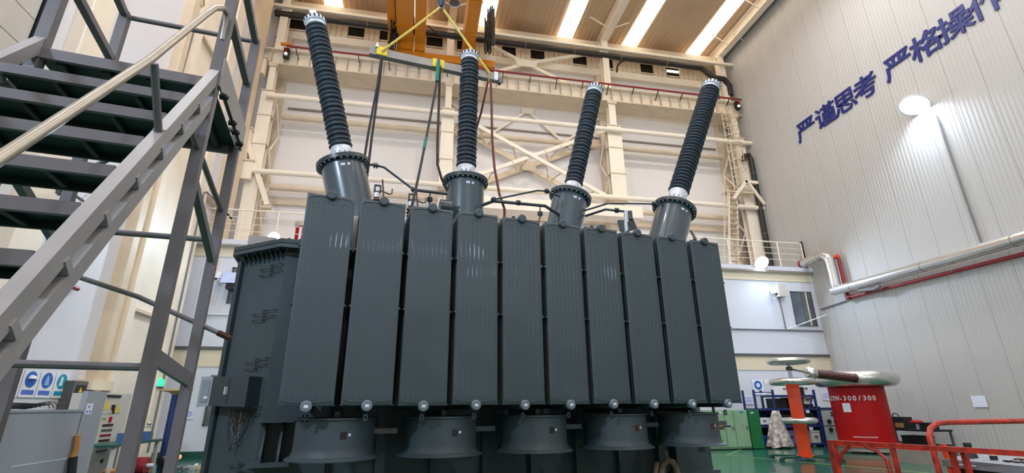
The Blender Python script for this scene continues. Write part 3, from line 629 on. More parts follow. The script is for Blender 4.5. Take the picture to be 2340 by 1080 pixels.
for k in range(5):
    cx = 0.13 + 1.265*k
    f = part_empty('cooling_fan', tr, (cx-OFF.x, 6.58-OFF.y, 1.05))
    place('fan_shroud', fanm, f); place('fan_blades', blm, f); place('fan_motor', hubm, f); place('mounting_arm', brk if k in (0, 4) else brk2, f)
    # terminal opening and its label on the shroud, a bit right of the middle
    a0 = -PI/2 + 0.18
    h = MB()
    for i in range(6):
        a, b = a0 - 0.08 + 0.16*i/6, a0 - 0.08 + 0.16*(i+1)/6
        h.add([(0.4495*math.cos(a), 0.4495*math.sin(a), 0.22), (0.4495*math.cos(b), 0.4495*math.sin(b), 0.22), (0.4495*math.cos(b), 0.4495*math.sin(b), 0.30), (0.4495*math.cos(a), 0.4495*math.sin(a), 0.30)], [(0, 1, 2, 3)])
    h.build('terminal_opening', 'ink' if k < 3 else 'brown', f, local=True)
    h = MB(); a, b = a0+0.12, a0+0.185
    h.add([(0.450*math.cos(a), 0.450*math.sin(a), 0.25), (0.450*math.cos(b), 0.450*math.sin(b), 0.25), (0.450*math.cos(b), 0.450*math.sin(b), 0.278), (0.450*math.cos(a), 0.450*math.sin(a), 0.278)], [(0, 1, 2, 3)])
    h.build('fan_label', 'paper', f, local=True)
for k in range(5):
    TB().box(0.13+1.265*k-0.03, 0.13+1.265*k+0.03, 6.4, 7.5, 1.5, 1.56).build('fan_rail', 'paint_dark', smooth=False)

# bushings on tilted turrets: flange centre, insulator base, insulator top, tip, (all t, n, z)
def bushing(n, fl, base, top, turret_bot, rs, sheds, fr, tip):
    P = lambda q: Vector((q[0], n, q[1]))
    fl, base, top, bot = P(fl), P(base), P(top), P(turret_bot)
    ax = (top-base).normalized(); tx = (fl-bot).normalized()
    b = part_empty('bushing', tr)
    L = (fl-bot).length
    TB().lathe([(fr*0.83, 0), (fr*0.83, L)], bot, tx, 48).build('turret', 'paint_gloss', b)
    flg = TB().lathe([(fr*0.8, -0.045), (fr, -0.045), (fr, -0.012), (fr*0.985, -0.01), (fr, -0.008), (fr, 0.03), (fr*0.97, 0.035), (rs*0.8, 0.04)], fl, tx, 56).build('turret_flange', 'paint_dark', b)
    bl = TB(); x, y, d = bl.frame(tx)
    for k in range(26):
        a = 2*PI*k/26; p = fl + x*(fr*0.93*math.cos(a)) + y*(fr*0.93*math.sin(a)); bl.cyl(p - d*0.062, p + d*0.055, 0.014, seg=6)
    tag(bl.build('flange_bolts', 'silver', b, smooth=False), kind='stuff')
    h = (base-fl).length
    TB().lathe([(rs*1.02, 0.03), (rs*1.02, 0.06), (rs*0.86, 0.09), (rs*0.82, h*0.42), (rs*0.95, h*0.46), (rs*0.95, h*0.56), (rs*0.84, h*0.6), (rs*0.88, h*0.97), (rs*0.84, h*1.02)], fl, (base-fl).normalized(), 40).build('metal_collar', 'silver', b)
    bl = TB(); x, y, d = bl.frame(base-fl)
    for k in range(14):
        a = 2*PI*k/14; p = fl + d*(h*0.51) + x*(rs*0.93*math.cos(a)) + y*(rs*0.93*math.sin(a)); bl.cyl(p - d*0.03, p + d*0.03, 0.016, seg=6)
    tag(bl.build('collar_bolts', 'beamgrey', b, smooth=False), kind='stuff')
    H = (top-base).length; pf = []
    for k in range(sheds):
        z0 = H*k/sheds; s = H/sheds; ro = rs*(1.0 if k % 2 == 0 else 0.975)
        pf += [(rs*0.8, z0), (rs*0.8, z0+s*0.16), (ro*0.96, z0+s*0.34), (ro, z0+s*0.44), (ro*0.99, z0+s*0.56), (rs*0.83, z0+s*0.92)]
    TB().lathe(pf, base, ax, 40).build('ribbed_insulator', 'rubber_shed', b, ang=60)
    TB().lathe([(rs*0.84, 0.0), (rs*0.84, 0.03), (rs*0.8, 0.04), (rs*0.82, 0.06), (rs*0.92, 0.075), (rs*0.97, 0.1), (rs*0.97, 0.15), (rs*0.9, 0.17), (rs*0.72, 0.19), (rs*0.4, 0.2), (rs*0.16, 0.21)], top, ax, 36).build('top_cap', 'silver', b)
    sl = TB(); x, y, d = sl.frame(ax)
    for k in range(16):
        a = 2*PI*k/16; e = x*math.cos(a)+y*math.sin(a); p = top + d*0.125 + e*(rs*0.955); sl.cyl(p - d*0.028, p + d*0.028, 0.017, seg=8)
    tag(sl.build('cap_slots', 'ink', b, smooth=False), kind='stuff')
    tp = top + ax*0.2
    if tip == 'box':
        TB().cyl(tp, tp+ax*0.05, 0.03, seg=10).build('terminal_stem', 'silver', b)
        q = tp + ax*0.1; TB().beam(tp+ax*0.04, tp+ax*0.17, 0.12, 0.05, (0, 1, 0)).build('terminal', 'white', b)
    else:
        TB().cyl(tp, tp+ax*0.14, 0.03, 0.022, seg=10).build('terminal', 'white', b)
    # two small plates on the turret
    x = tx.cross(Vector((0, 1, 0))).normalized()
    c = fl - tx*0.16
    for (da, w, m) in ((-0.1, 0.07, 'paper'), (0.16, 0.045, 'paper')):
        pts = []
        for (sa, sz) in ((-1, -1), (1, -1), (1, 1), (-1, 1)):
            a = da + sa*w*0.5/(fr*0.83); pts.append(c + x*(-(fr*0.835)*math.sin(-a)) * (1 if x.x > 0 else -1) + Vector((0, -1, 0))*(fr*0.836*math.cos(a)) + tx*(0.022*sz))
        TB().add(pts, [(0, 1, 2, 3)]).build('name_plate', m, b, smooth=False)
    return b
bushing(8.3, (-0.17, 5.66), (-0.23, 5.97), (-0.94, 8.46), (0.32, 3.9), 0.205, 28, 0.45, 'box')
bushing(8.3, (2.06, 5.66), (2.07, 5.98), (2.085, 8.47), (2.05, 3.9), 0.2, 28, 0.435, 'rod')
bushing(8.3, (4.29, 5.66), (4.375, 5.96), (5.03, 8.36), (3.82, 3.9), 0.195, 28, 0.435, 'rod')
bushing(7.85, (6.5, 5.5), (6.66, 5.92), (8.02, 8.86), (5.85, 3.9), 0.225, 36, 0.45, 'rod')

# oil pipes with valves on top of the tank
def valve(p, d, r=0.05):
    p = Vector(p); d = Vector(d).normalized()
    v = TB().cyl(p-d*0.03, p-d*0.008, r, seg=14); v.cyl(p+d*0.008, p+d*0.03, r, seg=14); v.cyl(p-d*0.05, p+d*0.05, r*0.5, seg=10); return v.build('valve', 'paint_dark')
n_ = 7.72
TB().tube([(1.02, n_, 5.1), (1.6, n_, 5.11)], 0.028, 10).build('oil_pipe', 'paint_dark')
TB().tube([(2.3, 7.95, 5.08), (2.45, n_, 5.09), (3.45, n_, 5.13), (3.95, 8.1, 5.14)], 0.03, 10).build('oil_pipe', 'paint_dark')
TB().tube([(4.5, 8.1, 5.2), (4.75, n_, 5.23), (5.15, n_, 5.24)], 0.024, 10).build('oil_pipe', 'paint_dark')
TB().tube([(0.22, 7.9, 5.5), (0.3, n_, 5.46), (0.5, n_, 5.44), (1.02, n_, 5.1)], 0.02, 10).build('oil_pipe', 'paint_dark')
TB().tube([(2.45, n_, 5.12), (2.62, n_, 5.18), (3.3, n_, 5.42), (3.5, n_, 5.44), (3.9, 8.0, 5.5)], 0.018, 10).build('oil_pipe', 'paint_dark')
TB().tube([(4.5, 8.1, 5.32), (4.8, n_, 5.36), (5.2, n_, 5.42), (5.9, n_, 5.5), (6.15, n_, 5.5)], 0.018, 10).build('oil_pipe', 'paint_dark')
TB().tube([(5.2, n_, 5.26), (5.18, n_, 5.0), (5.18, n_, 3.9)], 0.034, 10).build('breather_pipe', 'silver')
TB().plate([(5.02, n_, 5.04), (5.14, n_, 5.06), (5.14, n_, 4.82), (5.06, n_, 4.82)], (0, 0.05, 0)).build('relay_box', 'paint', smooth=False); TB().plate([(5.22, n_, 5.02), (5.36, n_, 5.12), (5.44, n_, 4.9), (5.24, n_, 4.84)], (0, 0.05, 0)).build('relay_box', 'paint_dark', smooth=False); TB().cyl((5.3, n_, 5.26), (5.3, n_, 5.08), 0.045, seg=14).build('relay_cap', 'paint', smooth=True)
for p, d in (((0.36, n_, 5.45), (1, 0, 0)), ((1.02, n_, 5.1), (1, 0, 0)), ((2.92, n_, 5.12), (1, 0, 0.05)), ((2.45, n_, 5.12), (1, 0, 0)), ((3.5, n_, 5.44), (1, 0, 0)), ((5.0, n_, 5.24), (1, 0, 0)), ((5.9, n_, 5.5), (1, 0, 0)), ((1.3, n_, 4.96), (0, 0, 1)), ((3.35, n_, 4.96), (0, 0, 1))): valve(p, d)
TB().tube([(1.3, n_, 5.1), (1.3, n_, 4.9), (1.26, n_, 3.9)], 0.012, 8).build('drop_pipe', 'paint_dark'); TB().tube([(3.35, n_, 5.12), (3.35, n_, 4.9), (3.28, n_, 4.7), (3.2, n_, 3.9)], 0.012, 8).build('drop_pipe', 'paint_dark')
TB().lathe([(0.05, -0.12), (0.13, -0.1), (0.13, 0.1), (0.05, 0.12)], (1.62, 7.95, 4.95), (1, 0, 0), 18).build('side_flange', 'paint_dark')
TB().tube([(6.9, 7.9, 5.1), (7.0, 7.9, 4.9), (7.0, 7.9, 3.9)], 0.03, 8).build('drop_pipe', 'beamgrey')
# two small brown bushings with arcing horns
for tx, zz in ((0.42, 4.5), (0.985, 4.42)):
    s = part_empty('small_bushing', tr)
    TB().lathe([(0.05, -0.62), (0.05, 0.0), (0.07, 0.02)] + [q for k in range(5) for q in ((0.05, 0.04+0.06*k), (0.072, 0.06+0.06*k), (0.05, 0.09+0.06*k))] + [(0.04, 0.36)], (tx, 7.7, zz), (0, 0, 1), 18).build('porcelain', 'brown', s)
    TB().lathe([(0.05, 0.36), (0.05, 0.44), (0.03, 0.45)], (tx, 7.7, zz), (0, 0, 1), 16).build('clamp', 'silver', s)
    f = TB()
    for a, b in (((-0.04, 0.45), (-0.04, 0.58)), ((0.05, 0.45), (0.05, 0.58)), ((-0.05, 0.58), (0.06, 0.58)), ((-0.05, 0.47), (0.06, 0.47))): f.beam((tx+a[0], 7.7, zz+a[1]), (tx+b[0], 7.7, zz+b[1]), 0.03, 0.02, (0, 1, 0))
    f.build('terminal_frame', 'paint_dark', s)
    TB().beam((tx+0.07, 7.7, zz+0.7), (tx+0.16, 7.7, zz+0.0), 0.025, 0.02, (0, 1, 0)).build('ladder_strip', 'brown', s)
    TB().tube([(tx+0.05, 7.7, zz+0.5), (tx+0.2, 7.7, zz+0.45), (tx+0.24, 7.7, zz+0.47), (tx+0.24, 7.7, zz+0.55)], 0.012, 6).build('arcing_horn', 'paint_dark', s)
    TB().tube([(tx+0.1, 7.7, zz+0.28), (tx+0.24, 7.7, zz+0.26), (tx+0.26, 7.7, zz+0.3)], 0.012, 6).build('arcing_horn', 'paint_dark', s)
# box behind the lamp on the cover
TB().box(-1.45, -1.05, 8.35, 8.8, 3.9, 4.22).build('cover_box', 'beamgrey', smooth=False)

# ------------------------------------------------------------------ mobile stair platform (same heading as the transformer)
SB = TMAT @ Vector((-1.29, 2.4, 0))
sp = thing('stair_platform', 'grey steel mobile stair platform with green-backed treads in the left foreground', 'stair', SB, TH)
class SBd(MB):
    def build(s, name, m, parent=sp, smooth=True, ang=32):
        inv = WM[parent].inverted() @ TMAT
        s.v = [tuple(inv @ Vector(p)) for p in s.v]
        return MB.build(s, name, m, parent, local=True, smooth=smooth, ang=ang)
t1, t0, nf, nr, zp = -0.86, -1.72, 3.0, 3.8, 3.47
PWD = 0.06
for (tx, ny, ztop) in ((t1, nf, 4.9), (t0, nf, 4.9), (t1, nr, 4.47), (t0-0.04, nr, 4.47)):
    SBd().box(tx-PWD/2, tx+PWD/2, ny-PWD/2, ny+PWD/2, 0, ztop).build('post', 'stairgrey', smooth=False)
# platform deck: frame, ribs, green underside
SBd().box(t0, t1, nf, nr, zp, zp+0.012).build('deck_plate', 'stairgreen', smooth=False)
SBd().box(t0, t1, nf-0.035, nf-0.012, zp-0.03, zp+0.035).build('deck_front_edge', 'stairgrey', smooth=False)
SBd().box(t1+0.032, t1+0.044, nf-0.03, nr+0.03, zp-0.005, zp+0.2).build('toe_board', 'stairgrey_light', smooth=False)
SBd().box(t0, t1, nr-0.03, nr, zp-0.06, zp).build('deck_rear_edge', 'stairgrey', smooth=False)
for k in range(4):
    x = t0 + (t1-t0)*(k+0.5)/4; SBd().box(x-0.02, x+0.02, nf, nr, zp-0.04, zp).build('deck_rib', 'stairgreen', smooth=False)
for k, ny in enumerate((3.1, 3.42, 3.55, 3.72)): SBd().lathe([(0.02, 0), (0.02, 0.04), (0.008, 0.05)], (t1+0.02, ny, zp+0.0), (1, 0, 0), 8).build('clamp_bolt', 'black')
SBd().tube([(t1+0.05, nf+0.05, zp-0.01), (t1+0.05, nr-0.05, zp-0.01)], 0.008, 6).build('latch_rod', 'black')
# railings
for z in (4.45, 4.04):
    SBd().beam((t1, nf, z), (t1, nr, z), 0.045, 0.045).build('side_rail', 'stairgrey', smooth=False); SBd().beam((t0, nf, z), (t0-0.04, nr, z), 0.045, 0.045).build('side_rail', 'stairgrey', smooth=False)
SBd().cyl((t0, nr, 4.44), (t1, nr, 4.46), 0.02, seg=10).build('rear_rail', 'stairgrey')
SBd().cyl((t0, nr, zp+0.14), (t1, nr, zp+0.15), 0.02, seg=10).build('rear_rail', 'stairgrey')
SBd().cyl((t0, nr, 4.04), (t1, nr, 4.04), 0.018, seg=10)
# lower bracing
SBd().cyl((t0, nr, 2.72), (t1, nr, 2.73), 0.02, seg=10).build('rear_tie', 'stairgrey'); SBd().cyl((t0+0.03, nf, 1.81), (t1, nf, 1.8), 0.02, seg=10).build('front_tie', 'stairgrey')
SBd().beam((t1, nf, 2.86), (t1, nr, 2.58), 0.04, 0.05).build('side_brace', 'stairgrey', smooth=False); SBd().beam((t1, nf, 1.86), (t1, nr, 1.78), 0.03, 0.08).build('side_brace', 'stairgrey', smooth=False)
SBd().beam((t0, nf, 2.86), (t0, nr, 2.58), 0.04, 0.05).build('side_brace', 'stairgrey', smooth=False)
SBd().tube([(t1, 2.77, 3.05), (t1, 3.1, 3.02), (t1, 3.45, 2.98), (t1, nr, 2.95)], 0.018, 8).build('side_brace_tube', 'stairgrey')
SBd().tube([(-1.69, nr, 3.16), (-1.1, nr, 3.75)], 0.018, 8).build('rear_brace', 'stairgrey')
SBd().tube([(-1.66, nr, 2.43), (-1.24, nr, 2.3), (-0.68, nr, 2.06)], 0.016, 8).build('loose_bar', 'stairgrey'); SBd().cyl((-0.74, nr, 2.085), (-0.66, nr, 2.05), 0.02, seg=8).build('bar_sleeve', 'brown')
# stringers with spacers, treads
SL = 1.33
def zs(n, off): return 3.168 + (n-2.71)*SL + off
for tx in (t1, t0):
    SBd().beam((tx, 3.01, zs(3.01, 0)), (tx, 0.36, zs(0.36, 0.0)), 0.05, 0.068, (0, 0, 1)).build('stringer', 'stairgrey_light', smooth=False)
    SBd().beam((tx, 3.0, zs(3.0, -0.185)), (tx, 0.5, zs(0.5, -0.185)), 0.045, 0.06, (0, 0, 1)).build('lower_stringer', 'stairgrey_light', smooth=False)
for k in range(14):
    nt_, zt = 2.70 - 0.1715*k, 3.175 - 0.2283*k
    tr_ = SBd().box(t0+0.03, t1-0.03, nt_-0.012, nt_+0.012, zt-0.022, zt+0.028).build('tread', 'stairgrey', smooth=False)
    SBd().box(t0+0.03, t1-0.03, nt_+0.012, nt_+0.2, zt+0.01, zt+0.022).build('tread_plate', 'stairgreen', tr_, smooth=False)
    SBd().box(t0+0.03, t1-0.03, nt_+0.19, nt_+0.205, zt-0.022, zt+0.022).build('tread_back', 'stairgreen', tr_, smooth=False)
    for q in (0.3, 0.7): SBd().box(t0+(t1-t0)*q-0.012, t0+(t1-t0)*q+0.012, nt_+0.012, nt_+0.19, zt-0.018, zt+0.01).build('tread_rib', 'stairgreen', tr_, smooth=False)
    for tx in (t1, t0): SBd().beam((tx, nt_+0.055, zs(nt_+0.055, -0.03)), (tx, nt_+0.1, zs(nt_+0.055, -0.064)), 0.03, 0.06, (1, 0, 0)).build('stringer_spacer', 'stairgrey_light', tr_, smooth=False)
# hand rail with its stub post
hr = SBd().tube([(t1, 0.2, zs(0.2, 0.7)), (t1, 1.5, 2.21), (t1, 2.13, 3.0), (t1, 2.6, 3.66), (t1, 2.72, 3.82), (t1, 2.86, 3.95), (t1, 2.94, 3.98), (t1, 2.97, 3.92), (t1, 2.98, 3.8)], 0.0175, 12).build('hand_rail', 'tube')
SBd().cyl((t1, 2.18, 3.02), (t1, 2.43, 2.78), 0.017, seg=10).build('rail_post', 'stairgrey', hr); SBd().cyl((t1, 2.405, 2.825), (t1, 2.43, 2.79), 0.026, seg=10).build('rail_foot', 'stairgrey_light', hr)
SBd().cyl((t1, 0.7, zs(0.7, 0.66)), (t1, 0.8, zs(0.8, 0.04)), 0.017, seg=10).build('rail_post', 'stairgrey', hr)
SBd().tube([(t0, 0.2, zs(0.2, 0.7)), (t0, 2.13, 3.0), (t0, 2.72, 3.82), (t0, 2.98, 3.9)], 0.021, 12).build('hand_rail', 'tube')
for (tx, ny) in ((t1, 0.42), (t0, 0.42)): SBd().box(tx-0.05, tx+0.05, ny-0.08, ny+0.06, 0, 0.03).build('foot_pad', 'black')

# ------------------------------------------------------------------ overhead crane, hook, spreader beam, slings
cr = thing('overhead_crane', 'orange double girder overhead crane under the roof', 'crane', (0.4, 16.0, 19.36))
for (x0, x1, nm) in ((-1.87, -1.02, 'main_girder'), (-0.93, -0.38, 'main_girder'), (1.66, 2.3, 'main_girder')):
    MB().box(x0, x1, -6.0, 22.3, 20.3, 21.75).build(nm, 'orange', cr, smooth=False)
    for y in (21.0, 18.7, 16.0, 13.0): MB().box(x0-0.03, x1+0.03, y, y+0.05, 20.22, 20.3).build('girder_band', 'orange', cr, smooth=False)
MB().box(-2.2, 3.5, 22.35, 22.8, 19.42, 19.85).build('end_truck', 'orange', cr, smooth=False)
for (x0, x1) in ((-1.87, -1.02), (-0.93, -0.38), (1.66, 2.3)): MB().box(x0, x1, 22.2, 22.75, 19.85, 20.9).build('girder_seat', 'orange', cr, smooth=False)
for x in (-1.6, 2.9): MB().cyl((x, 22.75, 19.5), (x, 22.9, 19.5), 0.2, seg=20).build('wheel', 'beamgrey', cr)
MB().box(-2.35, -1.95, 19.5, 21.8, 20.6, 21.2).build('cable_trolley', 'orange', cr, smooth=False); MB().beam((-2.3, 21.9, 21.0), (-2.3, 21.9, 19.9), 0.08, 0.08).build('trolley_post', 'orange', cr)
MB().box(-1.2, 2.0, 7.6, 9.4, 21.75, 22.7).build('hoist_trolley', 'orange', cr, smooth=False)
random.seed(3)
for (cx, y0, zt, zb, nk) in ((-2.1, 21.6, 21.9, 19.3, 9), (2.95, 21.3, 22.2, 19.5, 10)):
    for k in range(nk):      # festoon cable loops
        xx = cx + random.uniform(-0.2, 0.2); yy = y0 + random.uniform(-0.6, 0.5); zz = zb + random.uniform(0, 0.9)
        MB().tube([(xx, yy, zt), (xx+0.03, yy+0.05, (zt+zz)/2), (xx+0.02, yy+0.1, zz+0.15), (xx+0.08, yy+0.14, zz), (xx+0.15, yy+0.16, zz+0.15), (xx+0.14, yy+0.2, (zt+zz)/2), (xx+0.12, yy+0.2, zt)], 0.045, 6).build('festoon_cable', 'cablek', cr)
MB().tube([(-0.3, 21.9, 21.3), (0.3, 21.9, 20.75), (1.0, 21.9, 20.6), (1.7, 21.9, 20.65)], 0.03, 6).build('slack_cable', 'cablek', cr)
HK = TMAT @ Vector((1.43, 8.3, 9.72))
hk = thing('hook_block', 'dark blue crane hook block at the top of the yellow slings', 'hook', HK)
MB().lathe([(0.03, 0.0), (0.07, 0.06), (0.08, 0.14), (0.1, 0.2), (0.1, 0.5), (0.06, 0.55)], HK, (0, 0, 1), 20).build('block', mat('hook_blue', (44, 66, 96), 0.4), hk)
MB().torus(HK + Vector((0, 0, -0.02)), 0.06, 0.024, (0, 1, 0), 24, 10).build('hook', 'frame', hk)
for dx in (-0.07, 0.07): MB().cyl(HK + Vector((dx, 0, 0.5)), HK + Vector((dx, 0, 12.1)), 0.012, seg=6).build('wire_rope', 'frame', hk)
tt = lambda a, b, c: TMAT @ Vector((a, b, c))
b0, b1 = tt(0.07, 8.3, 8.17), tt(2.76, 8.3, 8.19)
sb = tag(MB().beam(b0, b1, 0.12, 0.17).build('spreader_beam', 'beamgrey', smooth=False), 'grey steel spreader beam hung from the yellow slings', 'beam')
for a, w in ((0.3, 0.2), (1.42, 0.24), (2.5, 0.14)):
    p, q = tt(a-w/2, 8.3, 8.19), tt(a+w/2, 8.3, 8.19)
    if a < 2: MB().beam(p, q, 0.16, 0.19).build('edge_pad', 'yellow2', sb, smooth=False)
MB().beam(tt(2.6, 8.22, 8.17), tt(2.68, 8.22, 8.17), 0.06, 0.2).build('end_clamp', 'silver', sb); MB().beam(tt(2.7, 8.24, 8.08), tt(2.76, 8.24, 8.08), 0.1, 0.12).build('end_shackle', 'frame', sb)
MB().lathe([(0.03, 0), (0.02, 0.1)], tt(0.2, 8.22, 8.24), (0, 0, 1), 8).build('pin', 'silver', sb)
def sling(pts, r, m, name, label, group=None):
    return tag(MB().tube([tt(*p) for p in pts], r, 8).build(name, m), label, 'sling', group)
sling([(1.4, 8.3, 9.68), (0.85, 8.27, 8.92), (0.31, 8.2, 8.18), (0.3, 8.3, 8.07)], 0.026, 'sling_y', 'yellow_sling', 'yellow sling from hook to the left end of spreader beam', 'yellow lifting slings')
sling([(1.46, 8.3, 9.68), (2.0, 8.27, 8.92), (2.5, 8.2, 8.2), (2.51, 8.3, 8.08)], 0.026, 'sling_y', 'yellow_sling', 'yellow sling from hook to the right end of spreader beam', 'yellow lifting slings')
sling([(0.3, 8.2, 8.05), (0.28, 8.2, 7.4), (0.2, 8.2, 6.3), (0.17, 8.3, 5.6), (0.1, 8.5, 3.9)], 0.022, 'sling_k', 'dark_sling', 'dark lifting sling nearest the first bushing, left strand', 'dark lifting slings')
sling([(0.32, 8.22, 8.05), (0.31, 8.22, 7.4), (0.27, 8.22, 6.3), (0.26, 8.3, 5.6), (0.2, 8.6, 3.9)], 0.022, 'sling_k', 'dark_sling', 'dark lifting sling nearest the first bushing, right strand', 'dark lifting slings')
g = sling([(1.4, 8.19, 8.1), (1.38, 8.1, 7.6), (1.25, 7.9, 6.6), (1.1, 7.6, 5.55), (0.98, 7.35, 4.8), (0.86, 7.2, 4.15)], 0.022, 'sling_k', 'dark_sling', 'dark lifting sling with green wrap running down between two radiators', 'dark lifting slings')
MB().tube([tt(1.41, 8.17, 8.22), tt(1.4, 8.16, 8.0), tt(1.385, 8.1, 7.65)], 0.036, 8).build('green_wrap', 'sling_g', g); MB().tube([tt(1.185, 7.78, 6.17), tt(1.15, 7.7, 5.9)], 0.028, 8).build('green_wrap', 'sling_g', g)
sling([(1.45, 8.2, 8.1), (1.46, 8.2, 7.4), (1.47, 8.2, 6.4), (1.49, 8.2, 5.9), (1.58, 8.2, 5.62), (1.75, 8.3, 5.35), (1.8, 8.5, 4.6), (1.8, 8.5, 3.9)], 0.024, 'sling_k', 'dark_sling', 'dark lifting sling hanging straight beside the cream column', 'dark lifting slings')
sling([(2.49, 8.3, 8.05), (2.4, 8.45, 7.4), (2.28, 8.6, 6.8), (2.2, 8.7, 5.9), (2.2, 8.8, 3.9)], 0.022, 'sling_r', 'dark_sling', 'dark red sling passing behind the second bushing', 'dark lifting slings')
sling([(2.52, 8.2, 8.05), (2.53, 8.15, 7.4), (2.53, 8.1, 6.6), (2.55, 8.0, 5.9), (2.6, 7.85, 5.3), (2.68, 7.8, 5.0), (2.68, 7.8, 4.8), (2.6, 7.8, 4.6), (2.6, 7.8, 3.9)], 0.024, 'sling_r', 'dark_sling', 'dark red sling hanging to the right of the second bushing', 'dark lifting slings')

# ------------------------------------------------------------------ right wall: lettering, pipes, conduit, notice
sg = thing('wall_slogan', 'blue eight character slogan mounted high on the right wall', 'lettering', (XR, 14.5, 14.2))
rotR = Matrix(((0, 0, -1), (-1, 0, 0), (0, 1, 0)))      # text x -> -Y, text y -> +Z, normal -> -X
ys = [18.42, 17.16, 16.02, 14.92, 13.36, 12.18, 11.08, 9.96]
for ch, yy in zip('严谨思考严格操作', ys):
    o = text_part('character', ch, 1.17, 'letterblue', sg, (XR-0.035, yy, 14.72), rotR, extrude=0.02, offset=0.015, sx=1.08)
pp = thing('insulated_pipe', 'silver foil-jacketed pipe with an elbow along the right wall', 'pipe', (18.5, 14.0, 6.3))
MB().tube([(18.5, 20.05, 8.1), (18.5, 19.2, 8.18), (18.5, 18.75, 8.16), (18.5, 18.5, 8.0), (18.5, 18.42, 7.75)], 0.2, 20).build('upper_run', 'foil', pp)
MB().tube([(18.5, 18.42, 7.95), (18.5, 18.4, 7.2), (18.5, 18.4, 6.5)], 0.2, 20).build('drop', 'foil', pp)
MB().tube([(18.5, 18.6, 6.42), (18.5, 16.0, 6.42), (18.5, 10.0, 6.46), (18.5, 0, 6.5)], 0.2, 20).build('long_run', 'foil', pp)
for y, z, d in ((18.95, 8.17, (0, 1, 0)), (18.8, 8.16, (0, 1, 0)), (18.4, 6.6, (0, 0, 1)), (17.6, 6.42, (0, 1, 0)), (14.4, 6.43, (0, 1, 0)), (11.4, 6.45, (0, 1, 0))): MB().torus((18.5, y, z), 0.202, 0.008, d, 24, 6).build('jacket_band', 'frame', pp)
MB().cyl((18.5, 20.1, 8.1), (18.5, 20.0, 8.1), 0.22, seg=20).build('wall_collar', 'redpipe', pp)
MB().tube([(18.5, 17.3, 6.16), (18.5, 16.6, 6.05), (18.5, 16.3, 6.12)], 0.06, 8).build('pipe_branch', 'wire', pp)
rd = thing('red_pipe', 'dark red sprinkler pipe under the silver pipe on the right wall', 'pipe', (18.72, 14.0, 6.0))
MB().tube([(18.72, 18.15, 7.9), (18.72, 18.15, 6.3), (18.72, 18.1, 6.12), (18.72, 17.9, 6.02), (18.72, 0, 6.02)], 0.075, 12).build('red_run', 'redpipe', rd)
MB().tube([(18.72, 18.3, 7.95), (18.72, 18.15, 7.95)], 0.1, 12).build('pipe_end', 'orangered', rd); MB().cyl((18.72, 18.15, 6.02), (18.72, 18.0, 6.02), 0.1, seg=12).build('elbow_collar', 'redpipe', rd)
for y in (16.5, 13.5, 10.5): MB().beam((18.5, y, 6.0), (XR-0.02, y, 6.0), 0.05, 0.05).build('pipe_bracket', 'frame', rd)
tag(MB().tube([(18.86, 13.0, 12.4), (18.86, 12.75, 12.2), (18.86, 12.6, 11.8), (18.86, 12.56, 7.0), (18.86, 12.56, 6.8)], 0.035, 8).build('lamp_conduit', 'wire'), 'grey conduit running down the right wall from its flood lamp', 'conduit')
tag(MB().tube([(18.86, 19.9, 5.85), (18.86, 18.4, 5.95)], 0.03, 8).build('corner_conduit', 'wire'), 'short grey conduit between annex corner and red pipe', 'conduit')
tag(MB().box(XR-0.03, XR-0.02, 13.95, 14.4, 1.45, 1.82).build('wall_notice', 'paper'), 'blank white sheet pinned low on the right wall', 'notice')

# caged ladder, downpipe and brackets in the right corner
ld = thing('caged_ladder', 'cream caged ladder in the right back corner', 'ladder', (17.4, 22.6, 7.9))
for xx in (17.35, 17.95): MB().cyl((xx, 22.5, 13.1), (xx, 22.5, 18.2), 0.035, seg=8).build('stile', 'cream2', ld)
z = 13.3
while z < 18.2: MB().cyl((17.35, 22.5, z), (17.95, 22.5, z), 0.02, seg=6).build('rung', 'cream2', ld); z += 0.32
z = 14.3
while z < 18.3:
    MB().tube([(17.35, 22.5, z)] + arc((17.65, 22.35, z), 0.42, PI, 2*PI, 8, (1, 0, 0), (0, 1, 0)) + [(17.95, 22.5, z)], 0.025, 6).build('cage_hoop', 'cream2', ld); z += 0.55
for a in (PI*1.2, PI*1.5, PI*1.8):
    MB().cyl((17.65+0.42*math.cos(a), 22.35+0.42*math.sin(a), 14.2), (17.65+0.42*math.cos(a), 22.35+0.42*math.sin(a), 18.3), 0.015, seg=6).build('cage_strip', 'cream2', ld)
MB().box(16.6, 18.3, 22.2, 22.7, 12.85, 12.92).build('landing', 'cream2', ld)
for xx in (16.05, 16.55): MB().beam((xx-0.05, 22.3, 7.9), (xx+0.75, 22.3, 12.9), 0.05, 0.12).build('stair_stringer', 'cream', ld)
z = 8.2
while z < 12.8:
    xx = 16.0 + (z-7.9)*0.16; MB().box(xx, xx+0.5, 22.15, 22.45, z, z+0.03).build('stair_tread', 'cream2', ld); z += 0.3
MB().tube([(15.75, 22.2, 8.7), (16.6, 22.2, 13.8), (17.3, 22.2, 13.85)], 0.025, 6).build('stair_handrail', 'cream2', ld)
MB().tube([(15.9, 22.2, 9.6), (16.75, 22.2, 13.2), (17.3, 22.2, 13.2)], 0.02, 6).build('stair_handrail', 'cream2', ld)
t = thing('corner_strut', 'cream forked strut beside the caged ladder', 'bracket', (18.0, 22.4, 12.0))
MB().beam((16.9, 22.15, 12.4), (17.9, 22.15, 13.55), 0.16, 0.16, (0, 1, 0)).build('arm', 'cream', t); MB().beam((17.8, 22.15, 13.5), (18.6, 22.15, 13.5), 0.16, 0.16).build('arm', 'cream', t); MB().beam((18.0, 22.15, 13.5), (18.8, 22.15, 12.2), 0.12, 0.12, (0, 1, 0)).build('arm', 'cream', t)
